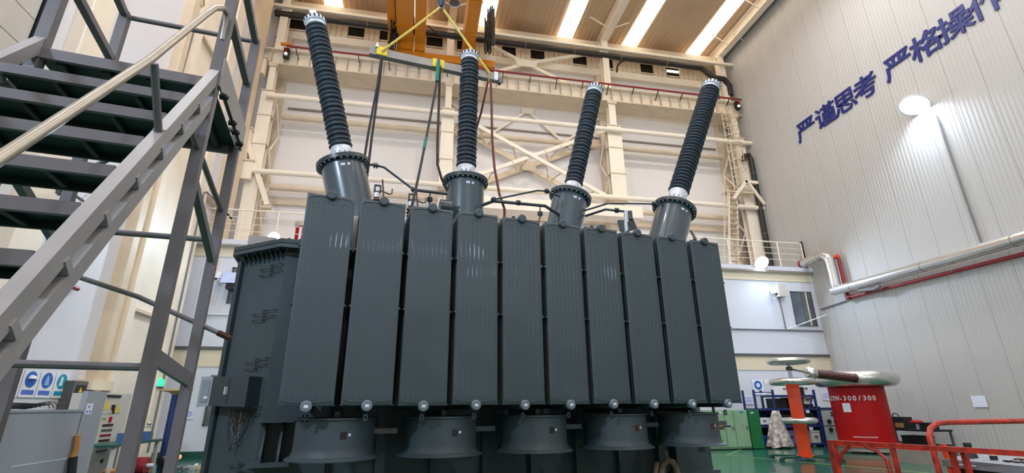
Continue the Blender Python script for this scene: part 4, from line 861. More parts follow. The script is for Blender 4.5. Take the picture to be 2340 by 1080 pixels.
dp = tag(MB().tube([(18.15, 22.4, 15.0), (18.3, 22.38, 15.35), (18.55, 22.36, 15.4), (18.65, 22.36, 15.1), (18.65, 22.36, 7.92)], 0.14, 12).build('downpipe', 'duct'), 'black downpipe in the right back corner', 'pipe')
for z in (14.2, 12.0, 10.5, 9.0): MB().torus((18.65, 22.36, z), 0.145, 0.012, (0, 0, 1), 20, 6).build('pipe_clamp', 'beamgrey', dp)

# red insulator drum on the deck, behind the tank
t = thing('red_drum', 'red drum with a metal top standing on the annex deck', 'drum', (-4.85, 20.7, 7.9))
MB().cyl((-4.85, 20.7, 7.9), (-4.85, 20.7, 8.75), 0.36, seg=28).build('drum_body', 'red', t); MB().lathe([(0.36, 0), (0.42, 0.04), (0.42, 0.2), (0.36, 0.24)], (-4.85, 20.7, 8.75), seg=28).build('metal_top', 'foil', t)
MB().box(-4.98, -4.88, 20.33, 20.36, 8.0, 8.7).build('drum_label', 'paper', t)

# ------------------------------------------------------------------ right ground: test tank, divider post, rack, cabinets, barrier
TX, TY = 15.75, 15.85
tk = thing('test_tank', 'red cylindrical high voltage test tank with silver ring on top', 'tank', (TX, TY, 0))
MB().lathe([(0.86, 0.3), (0.86, 2.16), (0.82, 2.2)], (TX, TY, 0), seg=56).build('tank_body', 'red', tk)
MB().lathe([(0.84, 0.2), (0.98, 0.2), (0.98, 0.3), (0.86, 0.32)], (TX, TY, 0), seg=56).build('base_ring', 'orangered', tk)
MB().lathe([(0.8, 0.06), (0.86, 0.06), (0.86, 0.2)], (TX, TY, 0), seg=40).build('plinth', 'cabbeige', tk)
for a in (0.6, 2.2, 3.8, 5.4): MB().cyl((TX+0.75*math.cos(a)-0.04, TY+0.75*math.sin(a), 0.06), (TX+0.75*math.cos(a)+0.04, TY+0.75*math.sin(a), 0.06), 0.06, seg=12).build('caster', 'black', tk)
MB().torus((TX+0.06, TY, 2.43), 1.08, 0.26, (0, 0, 1), 56, 20).build('corona_ring', 'foil', tk)
MB().lathe([(0.9, 2.2), (0.9, 2.4), (0.01, 2.45)], (TX, TY, 0), seg=40, cap=False).build('ring_plate', 'foil', tk)
va = Vector((-TX, -TY, 0)).normalized(); ang0 = math.atan2(va.y, va.x)
for k, ch in enumerate('GTW-300/300'):
    a = ang0 - 1.12 + 0.17*k; p = Vector((TX+0.872*math.cos(a), TY+0.872*math.sin(a), 1.77)); nrm = Vector((math.cos(a), math.sin(a), 0)); xa = Vector((-math.sin(a), math.cos(a), 0))
    text_part('letter', ch, 0.22, 'lettwhite', tk, p, Matrix((xa, Vector((0, 0, 1)), nrm)).transposed(), 0.002, 0.006)
lt = MB()
for k in range(16):
    a = ang0 - 0.42 + 0.052*k; lt.cyl((TX+0.862*math.cos(a), TY+0.862*math.sin(a), 0.52), (TX+0.868*math.cos(a), TY+0.868*math.sin(a), 0.52), 0.022, seg=5)
tag(lt.build('small_lettering', 'lettwhite', tk), kind='stuff')
a = ang0 - 0.6; q = MB()
for i in range(5):
    a1 = a + 0.3*i/5; a2 = a + 0.3*(i+1)/5
    q.add([(TX+0.868*math.cos(a1), TY+0.868*math.sin(a1), 1.32), (TX+0.868*math.cos(a2), TY+0.868*math.sin(a2), 1.32), (TX+0.868*math.cos(a2), TY+0.868*math.sin(a2), 1.62), (TX+0.868*math.cos(a1), TY+0.868*math.sin(a1), 1.62)], [(0, 1, 2, 3)])
q.build('data_plate', 'paper', tk)
# horizontal brown bushing leaving the tank top towards the divider post
e = Vector((13.2, 15.05, 2.6)); s_ = Vector((14.9, 14.9, 2.42))
pf = [(0.1, 0.0)]
dl = (s_-e).length
for k in range(14): pf += [(0.125, 0.25+ (dl-0.3)*k/14), (0.15, 0.25+(dl-0.3)*(k+0.5)/14), (0.125, 0.25+(dl-0.3)*(k+0.98)/14)]
MB().lathe(pf + [(0.16, dl)], e, s_-e, 24).build('brown_bushing', 'brown', tk)
MB().lathe([(0.05, -0.06), (0.14, -0.05), (0.2, 0.02), (0.22, 0.1), (0.2, 0.2), (0.15, 0.28)], e, s_-e, 28).build('end_electrode', 'foil', tk)
MB().cyl(e, (11.9, 14.2, 2.66), 0.025, seg=8).build('link_rod', 'frame', tk)

dv_ = thing('divider_post', 'orange voltage divider post with three silver rings', 'post', (11.68, 14.05, 0))
dx, dy = 11.68, 14.05
def rsq(x, y, h, a=-0.78): return [(x + h*(c*math.cos(a) - d*math.sin(a)), y + h*(c*math.sin(a) + d*math.cos(a))) for c, d in ((-1, -1), (1, -1), (1, 1), (-1, 1))]
MB().prism(rsq(dx, dy, 0.17), 0.14, 2.2).build('column', 'orangered', dv_, smooth=False); MB().prism(rsq(dx, dy, 0.21), 0.1, 0.16).build('foot_collar', 'orangered', dv_, smooth=False)
MB().torus((dx, dy, 2.26), 0.56, 0.1, (0, 0, 1), 44, 14).build('grading_ring', 'foil', dv_); MB().torus((dx+0.02, dy, 1.12), 0.42, 0.085, (0, 0, 1), 44, 14).build('grading_ring', 'foil', dv_)
MB().lathe([(0.001, 2.79), (0.5, 2.79), (0.6, 2.82), (0.63, 2.88), (0.6, 2.95), (0.5, 2.97), (0.001, 2.97)], (dx, dy, 0), seg=44, cap=False).build('top_disc', 'foil', dv_)
MB().cyl((dx, dy, 2.2), (dx, dy, 2.82), 0.055, seg=12).build('stem', 'silver', dv_); MB().lathe([(0.06, 0), (0.1, 0.02), (0.1, 0.1), (0.06, 0.12)], (dx, dy, 2.6), seg=12).build('stem_clamp', 'frame', dv_)
for a in (0.1, 2.2, 3.3, 5.3):
    px_, py_ = dx+0.95*math.cos(a), dy+0.95*math.sin(a)
    MB().beam((dx, dy, 0.12), (px_, py_, 0.1), 0.08, 0.06).build('base_arm', 'skirting', dv_, smooth=False); MB().box(px_-0.05, px_+0.05, py_-0.05, py_+0.05, 0.0, 0.1).build('base_foot', 'skirting', dv_)

rk = thing('storage_rack', 'navy blue steel storage rack against the annex wall', 'rack', (14.8, 18.6, 0))
for x in (13.35, 14.2, 16.1):
    for y in (18.25, 18.95): MB().box(x-0.035, x+0.035, y-0.035, y+0.035, 0, 2.15).build('upright', 'blue', rk, smooth=False)
for z in (0.12, 0.78, 1.42, 1.92): MB().box(13.35 if z < 1.9 else 14.2, 16.1, 18.22, 18.98, z-0.05, z+0.03).build('shelf', 'blue', rk, smooth=False)
MB().box(13.35, 16.1, 18.96, 18.98, 0.1, 1.42).build('back_panel', 'blue', rk)
MB().beam((15.75, 18.25, 1.45), (16.1, 18.25, 2.0), 0.04, 0.04).build('rack_brace', 'blue', rk); MB().beam((13.35, 18.25, 2.05), (14.2, 18.25, 2.05), 0.03, 0.03).build('rack_bar', 'blue', rk)
def crate(x0, x1, y0, y1, z0, z1, m, name, label, cat='box', lid=None, handle=True):
    t = thing(name, label, cat, ((x0+x1)/2, (y0+y1)/2, z0)); MB().box(x0, x1, y0, y1, z0, z1-0.03).build('case', m, t, smooth=False)
    MB().box(x0-0.01, x1+0.01, y0-0.01, y1+0.01, z1-0.05, z1).build('lid', lid or m, t, smooth=False)
    if handle: MB().box((x0+x1)/2-0.07, (x0+x1)/2+0.07, y0-0.035, y0-0.01, (z0+z1)/2, (z0+z1)/2+0.03).build('handle', 'ink', t)
    return t
crate(14.35, 15.35, 18.35, 18.9, 1.95, 2.42, 'white', 'equipment_case', 'white equipment case on the top shelf of the blue rack')
crate(15.4, 15.75, 18.35, 18.85, 1.95, 2.25, 'black', 'equipment_case', 'black case beside the white case on top of the blue rack')
crate(15.8, 16.08, 18.45, 18.85, 1.95, 2.45, 'white', 'equipment_case', 'narrow white case at the right end of the rack top')
crate(14.3, 14.85, 18.35, 18.85, 1.45, 1.82, 'black', 'instrument_case', 'dark instrument case on the second shelf beside the left upright', 'case')
crate(15.0, 15.6, 18.3, 18.85, 1.45, 1.85, 'ink', 'instrument_case', 'black instrument case behind the orange post on the second shelf', 'case')
crate(15.62, 16.02, 18.35, 18.8, 1.62, 1.86, 'white', 'white_tray', 'small white tray standing at the right of the second shelf', 'tray')
crate(15.62, 16.0, 18.3, 18.8, 1.45, 1.6, 'black', 'instrument_case', 'flat black case under the white tray', 'case')
crate(14.3, 15.0, 18.3, 18.85, 0.81, 1.2, 'ink', 'tool_box', 'black tool box on the middle shelf of the blue rack')
crate(15.2, 15.95, 18.3, 18.85, 0.81, 1.25, 'black', 'tool_box', 'dark tool box right of the orange post on the middle shelf')
crate(14.3, 15.2, 18.28, 18.85, 0.15, 0.62, mat('lilac_bin', (92, 96, 146), 0.5), 'storage_bin', 'lilac storage bin on the bottom shelf of the rack')
crate(15.62, 16.0, 18.25, 18.75, 0.15, 0.6, 'cabbeige', 'storage_bin', 'pale meter case on the bottom shelf at the right')
crate(13.42, 13.85, 18.3, 18.8, 0.15, 0.45, 'signblue', 'storage_bin', 'bright blue bin at the left foot of the rack')
crate(13.42, 13.9, 18.3, 18.8, 0.85, 1.1, 'white', 'storage_bin', 'small white box on the left bay of the rack')
MB().lathe([(0.17, 0), (0.17, 0.12)], (13.8, 18.5, 2.0), seg=20)
tag(MB().torus((13.8, 18.45, 1.98), 0.2, 0.05, (0, 0, 1), 24, 8).build('cable_coil', 'paper'), 'coil of white cable on the left rack bar', 'coil')
# camouflage cloth hanging over the corner of the rack
cl = MB(); nseg, nrow = 22, 12
for j in range(nrow+1):
    v = j/nrow; z = 1.36 - 1.3*v; rx = 0.12 + 0.34*v**0.8; ry = 0.1 + 0.18*v
    for i in range(nseg):
        a = 2*PI*i/nseg; w = 1 + 0.26*v*math.sin(5*a+1.3*v) + 0.1*math.sin(9*a+2*v)
        cl.v.append((13.95 + rx*w*math.cos(a) - 0.05*v, 17.95 + ry*w*math.sin(a), z + 0.03*math.sin(3*a)*v))
cl.f = [(j*nseg+i, j*nseg+(i+1)%nseg, (j+1)*nseg+(i+1)%nseg, (j+1)*nseg+i) for j in range(nrow) for i in range(nseg)] + [tuple(range(nseg))]
tag(cl.build('camouflage_cloth', 'camo', ang=80), 'grey camouflage cloth draped in front of the blue rack', 'cloth')
ip = thing('instrument_cabinet', 'grey instrument rack with four round dials right of the blue rack', 'instrument', (16.65, 18.4, 0))
MB().box(16.22, 17.0, 18.2, 18.7, 0.02, 1.42).build('case', 'instgrey', ip, smooth=False); MB().box(16.17, 16.22, 18.2, 18.75, 0, 1.5).build('side_post', 'blue', ip); MB().box(16.2, 17.02, 18.18, 18.2, 1.38, 1.46).build('top_strip', 'blue', ip)
for (x, z) in ((16.5, 0.93), (16.8, 0.93), (16.5, 0.62), (16.8, 0.62)): MB().cyl((x, 18.2, z), (x, 18.16, z), 0.085, seg=20).build('dial', 'ink', ip)
for (x, z) in ((16.74, 1.26), (16.74, 1.16)): MB().box(x-0.1, x+0.1, 18.18, 18.2, z-0.025, z+0.025).build('display', 'ink', ip)
MB().box(16.25, 16.98, 18.185, 18.2, 0.765, 0.78).build('panel_seam', 'ink', ip)
st_ = thing('folding_stand', 'narrow blue folding stand leaning beside the red tank', 'stand', (17.0, 18.0, 0))
for x0, x1 in ((16.95, 16.98), (17.25, 17.15)): MB().beam((x0, 17.9, 1.66), (x1, 17.8, 0.0), 0.04, 0.04).build('leg', 'blue', st_)
MB().beam((16.95, 17.9, 1.64), (17.25, 17.9, 1.64), 0.04, 0.04).build('top_bar', 'blue', st_); MB().beam((16.97, 17.82, 0.35), (17.17, 17.84, 0.6), 0.04, 0.04).build('cross_bar', 'blue', st_); MB().beam((16.97, 17.84, 0.6), (17.17, 17.82, 0.35), 0.04, 0.04).build('cross_bar', 'blue', st_)
gc = thing('green_cabinet', 'pale green metal cabinet with two doors behind the transformer end', 'cabinet', (12.1, 18.4, 0))
MB().box(10.9, 12.72, 18.0, 18.6, 0.04, 1.4).build('body', 'greencab', gc, smooth=False)
for x0, x1 in ((10.92, 11.7), (11.73, 12.1), (12.13, 12.7)):
    d_ = MB().box(x0, x1, 17.97, 18.0, 0.1, 1.37).build('door', 'greencab', gc, smooth=False); MB().box(x1-0.09, x1-0.06, 17.94, 17.97, 0.7, 0.82).build('handle', 'frame', d_)
MB().box(12.4, 12.55, 17.965, 17.97, 1.3, 1.35).build('tag_plate', 'signblue', gc); MB().box(11.5, 11.62, 17.965, 17.97, 1.28, 1.35).build('tag_plate', 'paper', gc)
gd = thing('dark_green_cabinet', 'dark green open cabinet between pale green cabinet and blue rack', 'cabinet', (13.05, 18.4, 0))
MB().box(12.74, 13.22, 17.95, 18.6, 0.03, 1.4).build('body', 'greendark', gd, smooth=False); MB().box(12.85, 12.98, 17.945, 17.95, 1.27, 1.32).build('tag_plate', 'paper', gd)
def safety_sign(x, z, kind, label):
    t = thing('safety_sign', label, 'sign', (x, YA, z), 0, 'safety signs on the annex wall'); MB().box(x-0.27, x+0.27, YA-0.04, YA-0.03, z-0.32, z+0.32).build('board', 'white', t)
    if kind == 'blue': MB().cyl((x, YA-0.04, z+0.08), (x, YA-0.046, z+0.08), 0.19, seg=28).build('disc', 'signblue', t); MB().cyl((x, YA-0.046, z+0.08), (x, YA-0.05, z+0.08), 0.1, seg=6).build('pictogram', 'paper', t)
    else: MB().plate([(x-0.22, YA-0.04, z-0.12), (x+0.22, YA-0.04, z-0.12), (x, YA-0.04, z+0.26)], (0, -0.006, 0)).build('triangle', 'ink', t); MB().plate([(x-0.17, YA-0.047, z-0.09), (x+0.17, YA-0.047, z-0.09), (x, YA-0.047, z+0.2)], (0, -0.003, 0)).build('triangle_face', 'yellow2', t); MB().plate([(x-0.02, YA-0.051, z-0.07), (x+0.06, YA-0.051, z+0.05), (x-0.01, YA-0.051, z+0.04), (x+0.02, YA-0.051, z+0.14), (x-0.06, YA-0.051, z+0.01), (x+0.01, YA-0.051, z+0.02)], (0, -0.002, 0)).build('bolt_mark', 'ink', t)
    MB().box(x-0.2, x+0.2, YA-0.045, YA-0.04, z-0.27, z-0.2).build('caption_bar', 'inkblue' if kind == 'blue' else 'inkgrey', t)
safety_sign(14.95, 2.32, 'blue', 'safety sign with blue disc above the left end of the rack'); safety_sign(15.55, 2.32, 'yellow', 'safety sign with yellow triangle above the rack')

# black trolley table with a bag by the right wall
bt = thing('tool_table', 'dark metal work table against the right wall', 'table', (17.9, 16.0, 0))
MB().box(17.45, 18.35, 14.9, 17.1, 0.66, 0.72).build('table_top', 'black', bt, smooth=False); MB().box(17.5, 18.3, 15.0, 17.0, 0.2, 0.24).build('lower_shelf', 'black', bt)
for x in (17.5, 18.3):
    for y in (14.95, 17.05): MB().box(x-0.03, x+0.03, y-0.03, y+0.03, 0, 0.66).build('leg', 'frame', bt)
t = thing('tool_bag', 'black tool bag with a tan pocket on the dark work table', 'bag', (17.85, 16.45, 0.72))
bg = MB(); bg.prism([(17.6, 15.95), (18.1, 15.95), (18.1, 16.95), (17.6, 16.95)], 0.72, 1.0); bg.prism([(17.66, 16.0), (18.04, 16.0), (18.04, 16.9), (17.66, 16.9)], 1.0, 1.12); bg.build('bag_body', 'black', t, smooth=False)
MB().tube(arc((17.84, 16.45, 1.1), 0.14, 0, PI, 8, (0, 1, 0), (0, 0, 1)), 0.018, 6).build('bag_handle', 'black', t); MB().box(17.57, 17.6, 15.98, 16.3, 0.76, 0.92).build('pocket', 'tan', t)
t = thing('hand_lamp', 'red handled hand lamp on the dark work table', 'lamp', (17.7, 15.55, 0.72))
MB().cyl((17.7, 15.55, 0.72), (17.7, 15.55, 0.9), 0.05, seg=12).build('lamp_stem', 'white', t); MB().lathe([(0.06, 0), (0.2, 0.03), (0.2, 0.08), (0.08, 0.13)], (17.7, 15.55, 0.9), seg=16).build('lamp_hood', 'red', t)
crate(17.55, 17.95, 15.0, 15.35, 0.72, 0.95, 'black', 'small_case', 'small black case on the near end of the dark work table', 'case')
crate(17.6, 18.1, 15.4, 16.2, 0.24, 0.5, 'ink', 'small_case', 'black case on the lower shelf of the dark work table', 'case')

# red barrier with console in the right foreground
br_ = thing('red_barrier', 'worn red steel tube barrier in the right foreground', 'barrier', (7.6, 6.6, 0))
MB().beam((7.2, 8.0, 0.97), (7.95, 5.0, 0.97), 0.06, 0.07).build('top_rail', 'rustred', br_, smooth=False); MB().beam((7.2, 8.0, 0.3), (7.95, 5.0, 0.3), 0.05, 0.05).build('low_rail', 'rustred', br_, smooth=False)
MB().box(7.16, 7.26, 7.94, 8.04, 0, 1.0).build('corner_post', 'rustred', br_, smooth=False)
MB().tube([(7.22, 7.95, 0.6), (7.25, 7.86, 0.8), (7.3, 7.7, 0.93)], 0.03, 8).build('corner_brace', 'rustred', br_)
MB().beam((7.44, 7.05, 0), (7.44, 7.05, 0.95), 0.06, 0.05).build('rail_post', 'rustred', br_, smooth=False); MB().tube([(7.33, 7.45, 0.94), (7.38, 7.28, 0.88), (7.42, 7.18, 0.75), (7.43, 7.14, 0.0)], 0.03, 8).build('rail_post_bent', 'rustred', br_)
for x in (7.66, 7.72): MB().beam((x, 6.2+ (7.72-x)*2, 0), (x, 6.2+(7.72-x)*2, 0.95), 0.06, 0.06).build('rail_post', 'rustred', br_, smooth=False)
hp = thing('red_hoop_rail', 'bent red tube hoop rail behind the grey console', 'rail', (9.0, 7.0, 0))
MB().tube([(7.98, 6.86, 0), (8.0, 6.88, 0.9), (8.02, 6.9, 1.1), (8.12, 6.93, 1.22), (8.32, 6.97, 1.29), (8.6, 7.0, 1.3), (11.6, 7.0, 1.3), (11.8, 7.0, 1.2), (11.85, 7.0, 0)], 0.042, 10).build('hoop_tube', 'rustred', hp); MB().beam((8.1, 6.75, 0), (8.1, 6.78, 1.0), 0.05, 0.06).build('hoop_leg', 'orangered', hp, smooth=False)
cs = thing('control_console', 'grey control console with knobs inside the red rails', 'console', (8.75, 6.2, 0))
MB().add([(8.1, 5.3, 0.77), (9.3, 5.3, 0.87), (9.3, 6.8, 0.87), (8.1, 6.8, 0.77), (8.1, 5.3, 0.0), (9.3, 5.3, 0.0), (9.3, 6.8, 0.0), (8.1, 6.8, 0.0)], [(0,1,2,3),(4,7,6,5),(0,4,5,1),(1,5,6,2),(2,6,7,3),(3,7,4,0)]).build('console_body', 'ink', cs, smooth=False)
MB().add([(8.06, 5.28, 0.79), (9.32, 5.28, 0.89), (9.32, 6.84, 0.89), (8.06, 6.84, 0.79), (8.06, 5.28, 0.68), (9.32, 5.28, 0.78), (9.32, 6.84, 0.78), (8.06, 6.84, 0.68)], [(0,1,2,3),(4,7,6,5),(0,4,5,1),(1,5,6,2),(2,6,7,3),(3,7,4,0)]).build('console_top', 'concrete', cs, smooth=False)
MB().lathe([(0.09, 0), (0.08, 0.04), (0.05, 0.12), (0.02, 0.16)], (8.35, 6.62, 0.815), seg=14).build('joystick_boot', 'black', cs); MB().cyl((8.35, 6.62, 0.95), (8.35, 6.62, 1.02), 0.05, seg=12).build('joystick_knob', 'black', cs)
MB().cyl((8.35, 6.3, 0.815), (8.35, 6.3, 0.87), 0.045, seg=14).build('knob', 'ink', cs); MB().cyl((8.35, 6.3, 0.87), (8.35, 6.3, 0.875), 0.045, seg=14).build('knob_cap', 'wood', cs)
for j in range(2):
    for k in range(6):
        x, y = 8.3+0.2*j, 6.08-0.12*k; MB().box(x-0.05, x+0.05, y-0.04, y+0.04, 0.812+0.0167*j, 0.828+0.0167*j).build('switch', ('ink', 'frame', 'ink')[k % 3], cs); MB().cyl((x, y, 0.825+0.0167*j), (x, y, 0.845+0.0167*j), 0.018, seg=8).build('button', ('white', 'wood', 'silver')[(k+j) % 3], cs)
MB().box(8.055, 8.06, 6.35, 6.6, 0.72, 0.74).build('slot', 'paper', cs)
tag(MB().box(13.9, 14.9, 12.3, 13.3, 0.0, 0.34).build('steel_block', 'beamgrey'), 'low grey steel block on the floor behind the red rails', 'block')
tag(MB().box(13.95, 14.85, 12.35, 13.25, 0.34, 0.42).build('red_plate', 'rustred'), 'flat red plate lying on the low grey steel block', 'plate')
# brass valve hanging at the right end of the transformer
TB().tube([(6.42, 7.4, 1.62), (6.44, 7.4, 1.3)], 0.025, 8).build('drain_pipe', 'paint_dark')
v = TB().lathe([(0.03, -0.1), (0.06, -0.08), (0.04, -0.02), (0.06, 0.04), (0.05, 0.09)], (6.46, 7.4, 1.24), (1, 0, 0), 14).build('drain_valve', 'copper'); TB().beam((6.54, 7.4, 1.24), (6.75, 7.4, 1.24), 0.02, 0.03).build('valve_lever', 'blue', v)
TB().box(5.7, 6.15, 7.0, 7.05, 1.27, 1.37).build('end_bar', 'beamgrey', smooth=False)

hh = thing('bent_hose', 'pair of tan bent hose ends hanging under the last cooling fan', 'hose', TMAT @ Vector((5.0, 7.0, 0)))
MB().tube([tt(4.86, 7.0, 0.0), tt(4.9, 7.0, 0.5), tt(4.96, 7.0, 0.72), tt(5.06, 7.0, 0.8), tt(5.16, 7.0, 0.76), tt(5.22, 7.0, 0.64), tt(5.22, 7.0, 0.0)], 0.05, 12).build('hose_bend', 'tan_dull', hh)
MB().tube([tt(4.78, 6.98, 0.0), tt(4.8, 6.98, 0.6), tt(4.86, 6.98, 0.78)], 0.035, 10).build('hose_stub', 'tan_dull', hh); MB().cyl(tt(5.06, 7.0, 0.8), tt(5.06, 7.02, 0.92), 0.035, seg=10).build('hose_nozzle', 'tan_dull', hh)

# ------------------------------------------------------------------ left ground: cabinets, signs, bench
ca = thing('grey_cabinet', 'long waist-high grey steel cabinet in the lower left corner', 'cabinet', (-7.0, 9.6, 0))
MB().box(-7.2, -6.2, 7.6, 11.33, 0.05, 1.6).build('cabinet_body', 'cabgrey', ca, smooth=False); MB().box(-7.22, -6.18, 7.58, 11.35, 1.57, 1.61).build('cabinet_top', 'cabgrey', ca, smooth=False)
vt = MB()
for k in range(20): vt.box(-6.2, -6.192, 9.9+0.07*k, 9.94+0.07*k, 0.75, 0.765)
tag(vt.build('vent_slots', 'white', ca, smooth=False), kind='stuff')
cc = thing('tall_grey_cabinet', 'taller grey cabinet with a paper sheet beside the long cabinet', 'cabinet', (-6.6, 11.75, 0))
MB().box(-6.3, -6.2, 11.37, 12.0, 0.03, 1.95).build('cabinet_body', 'cabgrey', cc, smooth=False); MB().box(-6.2, -6.194, 11.42, 11.62, 1.52, 1.72).build('paper_sheet', 'paper', cc)
for (y, z) in ((11.5, 1.66), (11.47, 1.57), (11.56, 1.57)): MB().box(-6.194, -6.19, y-0.02, y+0.02, z-0.02, z+0.02).build('printed_mark', 'inkblue', cc)
cp = thing('control_cabinet', 'beige control cabinet with rows of indicator buttons on the left', 'cabinet', (-7.9, 15.05, 0))
MB().box(-8.25, -7.6, 14.5, 15.9, 0.03, 2.0).build('cabinet_body', 'cabbeige', cp, smooth=False)
dr_ = MB().box(-7.6, -7.575, 14.6, 15.45, 0.1, 1.93).build('cabinet_door', 'cabbeige', cp, smooth=False)
MB().box(-7.578, -7.572, 14.6, 15.45, 1.5, 1.51).build('door_seam', 'inkgrey', cp); MB().box(-7.6, -7.55, 14.7, 15.3, 1.9, 1.96).build('cable_entry', 'ink', cp)
for (y, z) in ((14.78, 1.73), (15.28, 1.65)):
    MB().plate([(-7.572, y-0.12, z-0.12), (-7.572, y+0.12, z-0.12), (-7.572, y, z+0.13)], (0.003, 0, 0)).build('warning_triangle', 'yellow2', cp, smooth=False)
MB().box(-7.575, -7.54, 15.0, 15.12, 1.62, 1.72).build('switch_handle', 'ink', cp); MB().beam((-7.55, 15.06, 1.65), (-7.54, 15.1, 1.5), 0.03, 0.03).build('switch_lever', 'ink', cp)
MB().box(-7.575, -7.55, 15.02, 15.12, 1.3, 1.43).build('emergency_button', 'red', cp); MB().box(-7.575, -7.57, 14.72, 14.88, 1.36, 1.41).build('meter', 'yellow', cp)
for r_ in range(6):
    for k in range(7): MB().box(-7.575, -7.565, 14.8+0.07*k, 14.85+0.07*k, 1.2-0.12*r_, 1.26-0.12*r_).build('indicator', ('brown', 'frame', 'redpipe', 'brown', 'frame', 'frame')[r_], cp)
MB().box(-7.575, -7.56, 15.1, 15.2, 0.35, 0.43).build('lock', 'ink', cp)
sn = [('tri', 'safety sign board with a yellow high voltage triangle above the grey cabinet'), ('blue', 'safety sign board with a large blue helmet disc above the grey cabinet'), ('blue2', 'safety sign board with a smaller blue clothing disc above the grey cabinet'), ('teal', 'safety sign board with a teal boot disc above the grey cabinet')]
for k, (kd, lab) in enumerate(sn):
    y = 12.95 + 0.53*k; z = 2.18; X = XL+0.02
    t = thing('safety_board', lab, 'sign', (X, y, z), 0, 'four safety boards on the left wall'); MB().box(X, X+0.012, y-0.25, y+0.25, z-0.3, z+0.3).build('board', 'white', t)
    if kd == 'tri':
        MB().plate([(X+0.012, y-0.19, z-0.05), (X+0.012, y+0.19, z-0.05), (X+0.012, y, z+0.26)], (0.003, 0, 0)).build('triangle', 'ink', t, smooth=False); MB().plate([(X+0.016, y-0.15, z-0.03), (X+0.016, y+0.15, z-0.03), (X+0.016, y, z+0.21)], (0.002, 0, 0)).build('triangle_face', 'yellow2', t, smooth=False)
        MB().plate([(X+0.019, y, z+0.15), (X+0.019, y+0.05, z+0.07), (X+0.019, y+0.01, z+0.07), (X+0.019, y+0.03, z-0.01), (X+0.019, y-0.04, z+0.08), (X+0.019, y, z+0.08)], (0.002, 0, 0)).build('bolt_mark', 'ink', t, smooth=False)
    else:
        m = 'signteal' if kd == 'teal' else 'signblue'
        MB().cyl((X+0.012, y, z+0.09), (X+0.016, y, z+0.09), 0.18, seg=28).build('disc', m, t)
        if kd == 'blue': MB().lathe([(0.1, 0), (0.1, 0.012), (0.08, 0.06), (0.001, 0.09)], (X+0.014, y, z+0.1), (0, 0, 1), 16).build('pictogram', 'white', t)
        elif kd == 'blue2': MB().plate([(X+0.016, y-0.08, z-0.02), (X+0.016, y+0.08, z-0.02), (X+0.016, y+0.05, z+0.14), (X+0.016, y, z+0.22), (X+0.016, y-0.05, z+0.14)], (0.003, 0, 0)).build('pictogram', mat('pale_blue_print', (150, 180, 226), 0.6), t, smooth=False)
        else: MB().plate([(X+0.016, y-0.1, z-0.01), (X+0.016, y+0.03, z-0.01), (X+0.016, y+0.01, z+0.2), (X+0.016, y-0.05, z+0.2), (X+0.016, y-0.06, z+0.08)], (0.003, 0, 0)).build('pictogram', 'white', t, smooth=False)
    MB().box(X+0.012, X+0.016, y-0.19, y+0.19, z-0.24, z-0.14).build('caption_bar', 'inkgrey' if kd == 'tri' else ('signteal' if kd == 'teal' else 'inkblue'), t)
t = thing('breaker_panel', 'small dark breaker panel with labels beside the safety boards', 'panel', (XL+0.2, 14.9, 1.65))
MB().box(XL, XL+0.25, 14.65, 15.2, 1.6, 2.3).build('panel_box', 'frame', t, smooth=False); MB().box(XL+0.25, XL+0.256, 14.75, 15.15, 1.98, 2.2).build('black_label', 'ink', t); MB().box(XL+0.25, XL+0.256, 14.75, 15.15, 1.9, 1.97).build('white_label', 'paper', t); MB().box(XL+0.25, XL+0.256, 14.78, 15.12, 1.68, 1.86).build('purple_label', mat('violet_label', (96, 90, 160), 0.5), t)
MB().plate([(XL+0.257, 14.88, 2.02), (XL+0.257, 15.02, 2.02), (XL+0.257, 14.95, 2.15)], (0.002, 0, 0)).build('label_triangle', 'yellow2', t, smooth=False)
tag(MB().box(XL, XL+0.35, 15.2, 16.2, 2.1, 2.36).build('cable_box', 'annex_band'), 'beige cable box above the breaker panel on the left wall', 'box')
# cable coil on the grey cabinet
cbp = MB()
random.seed(5)
cp_ = thing('cable_pile', 'pile of black cable on top of the grey cabinet', 'cable', (-6.5, 10.0, 1.61))
for k in range(7):
    pts = []; y0 = 9.9 + 0.05*k; 
    for i in range(18):
        a = 2*PI*i/17; pts.append((-6.45+0.14*math.sin(a)*(0.8+0.1*k), y0+(0.35+0.03*k)*math.cos(a), 1.63+0.012*k+0.01*random.random()))
    MB().tube(pts, 0.014, 6).build('cable_loop', 'cablek', cp_)
for k in range(3):
    pts = [(-6.4, 10.5+0.1*k+0.22*math.cos(a), 1.63+0.1*abs(math.sin(a))+0.01*k) for a in [PI*i/10 for i in range(11)]]
    MB().tube(pts, 0.007, 6).build('cable_end', 'cablek', cp_)
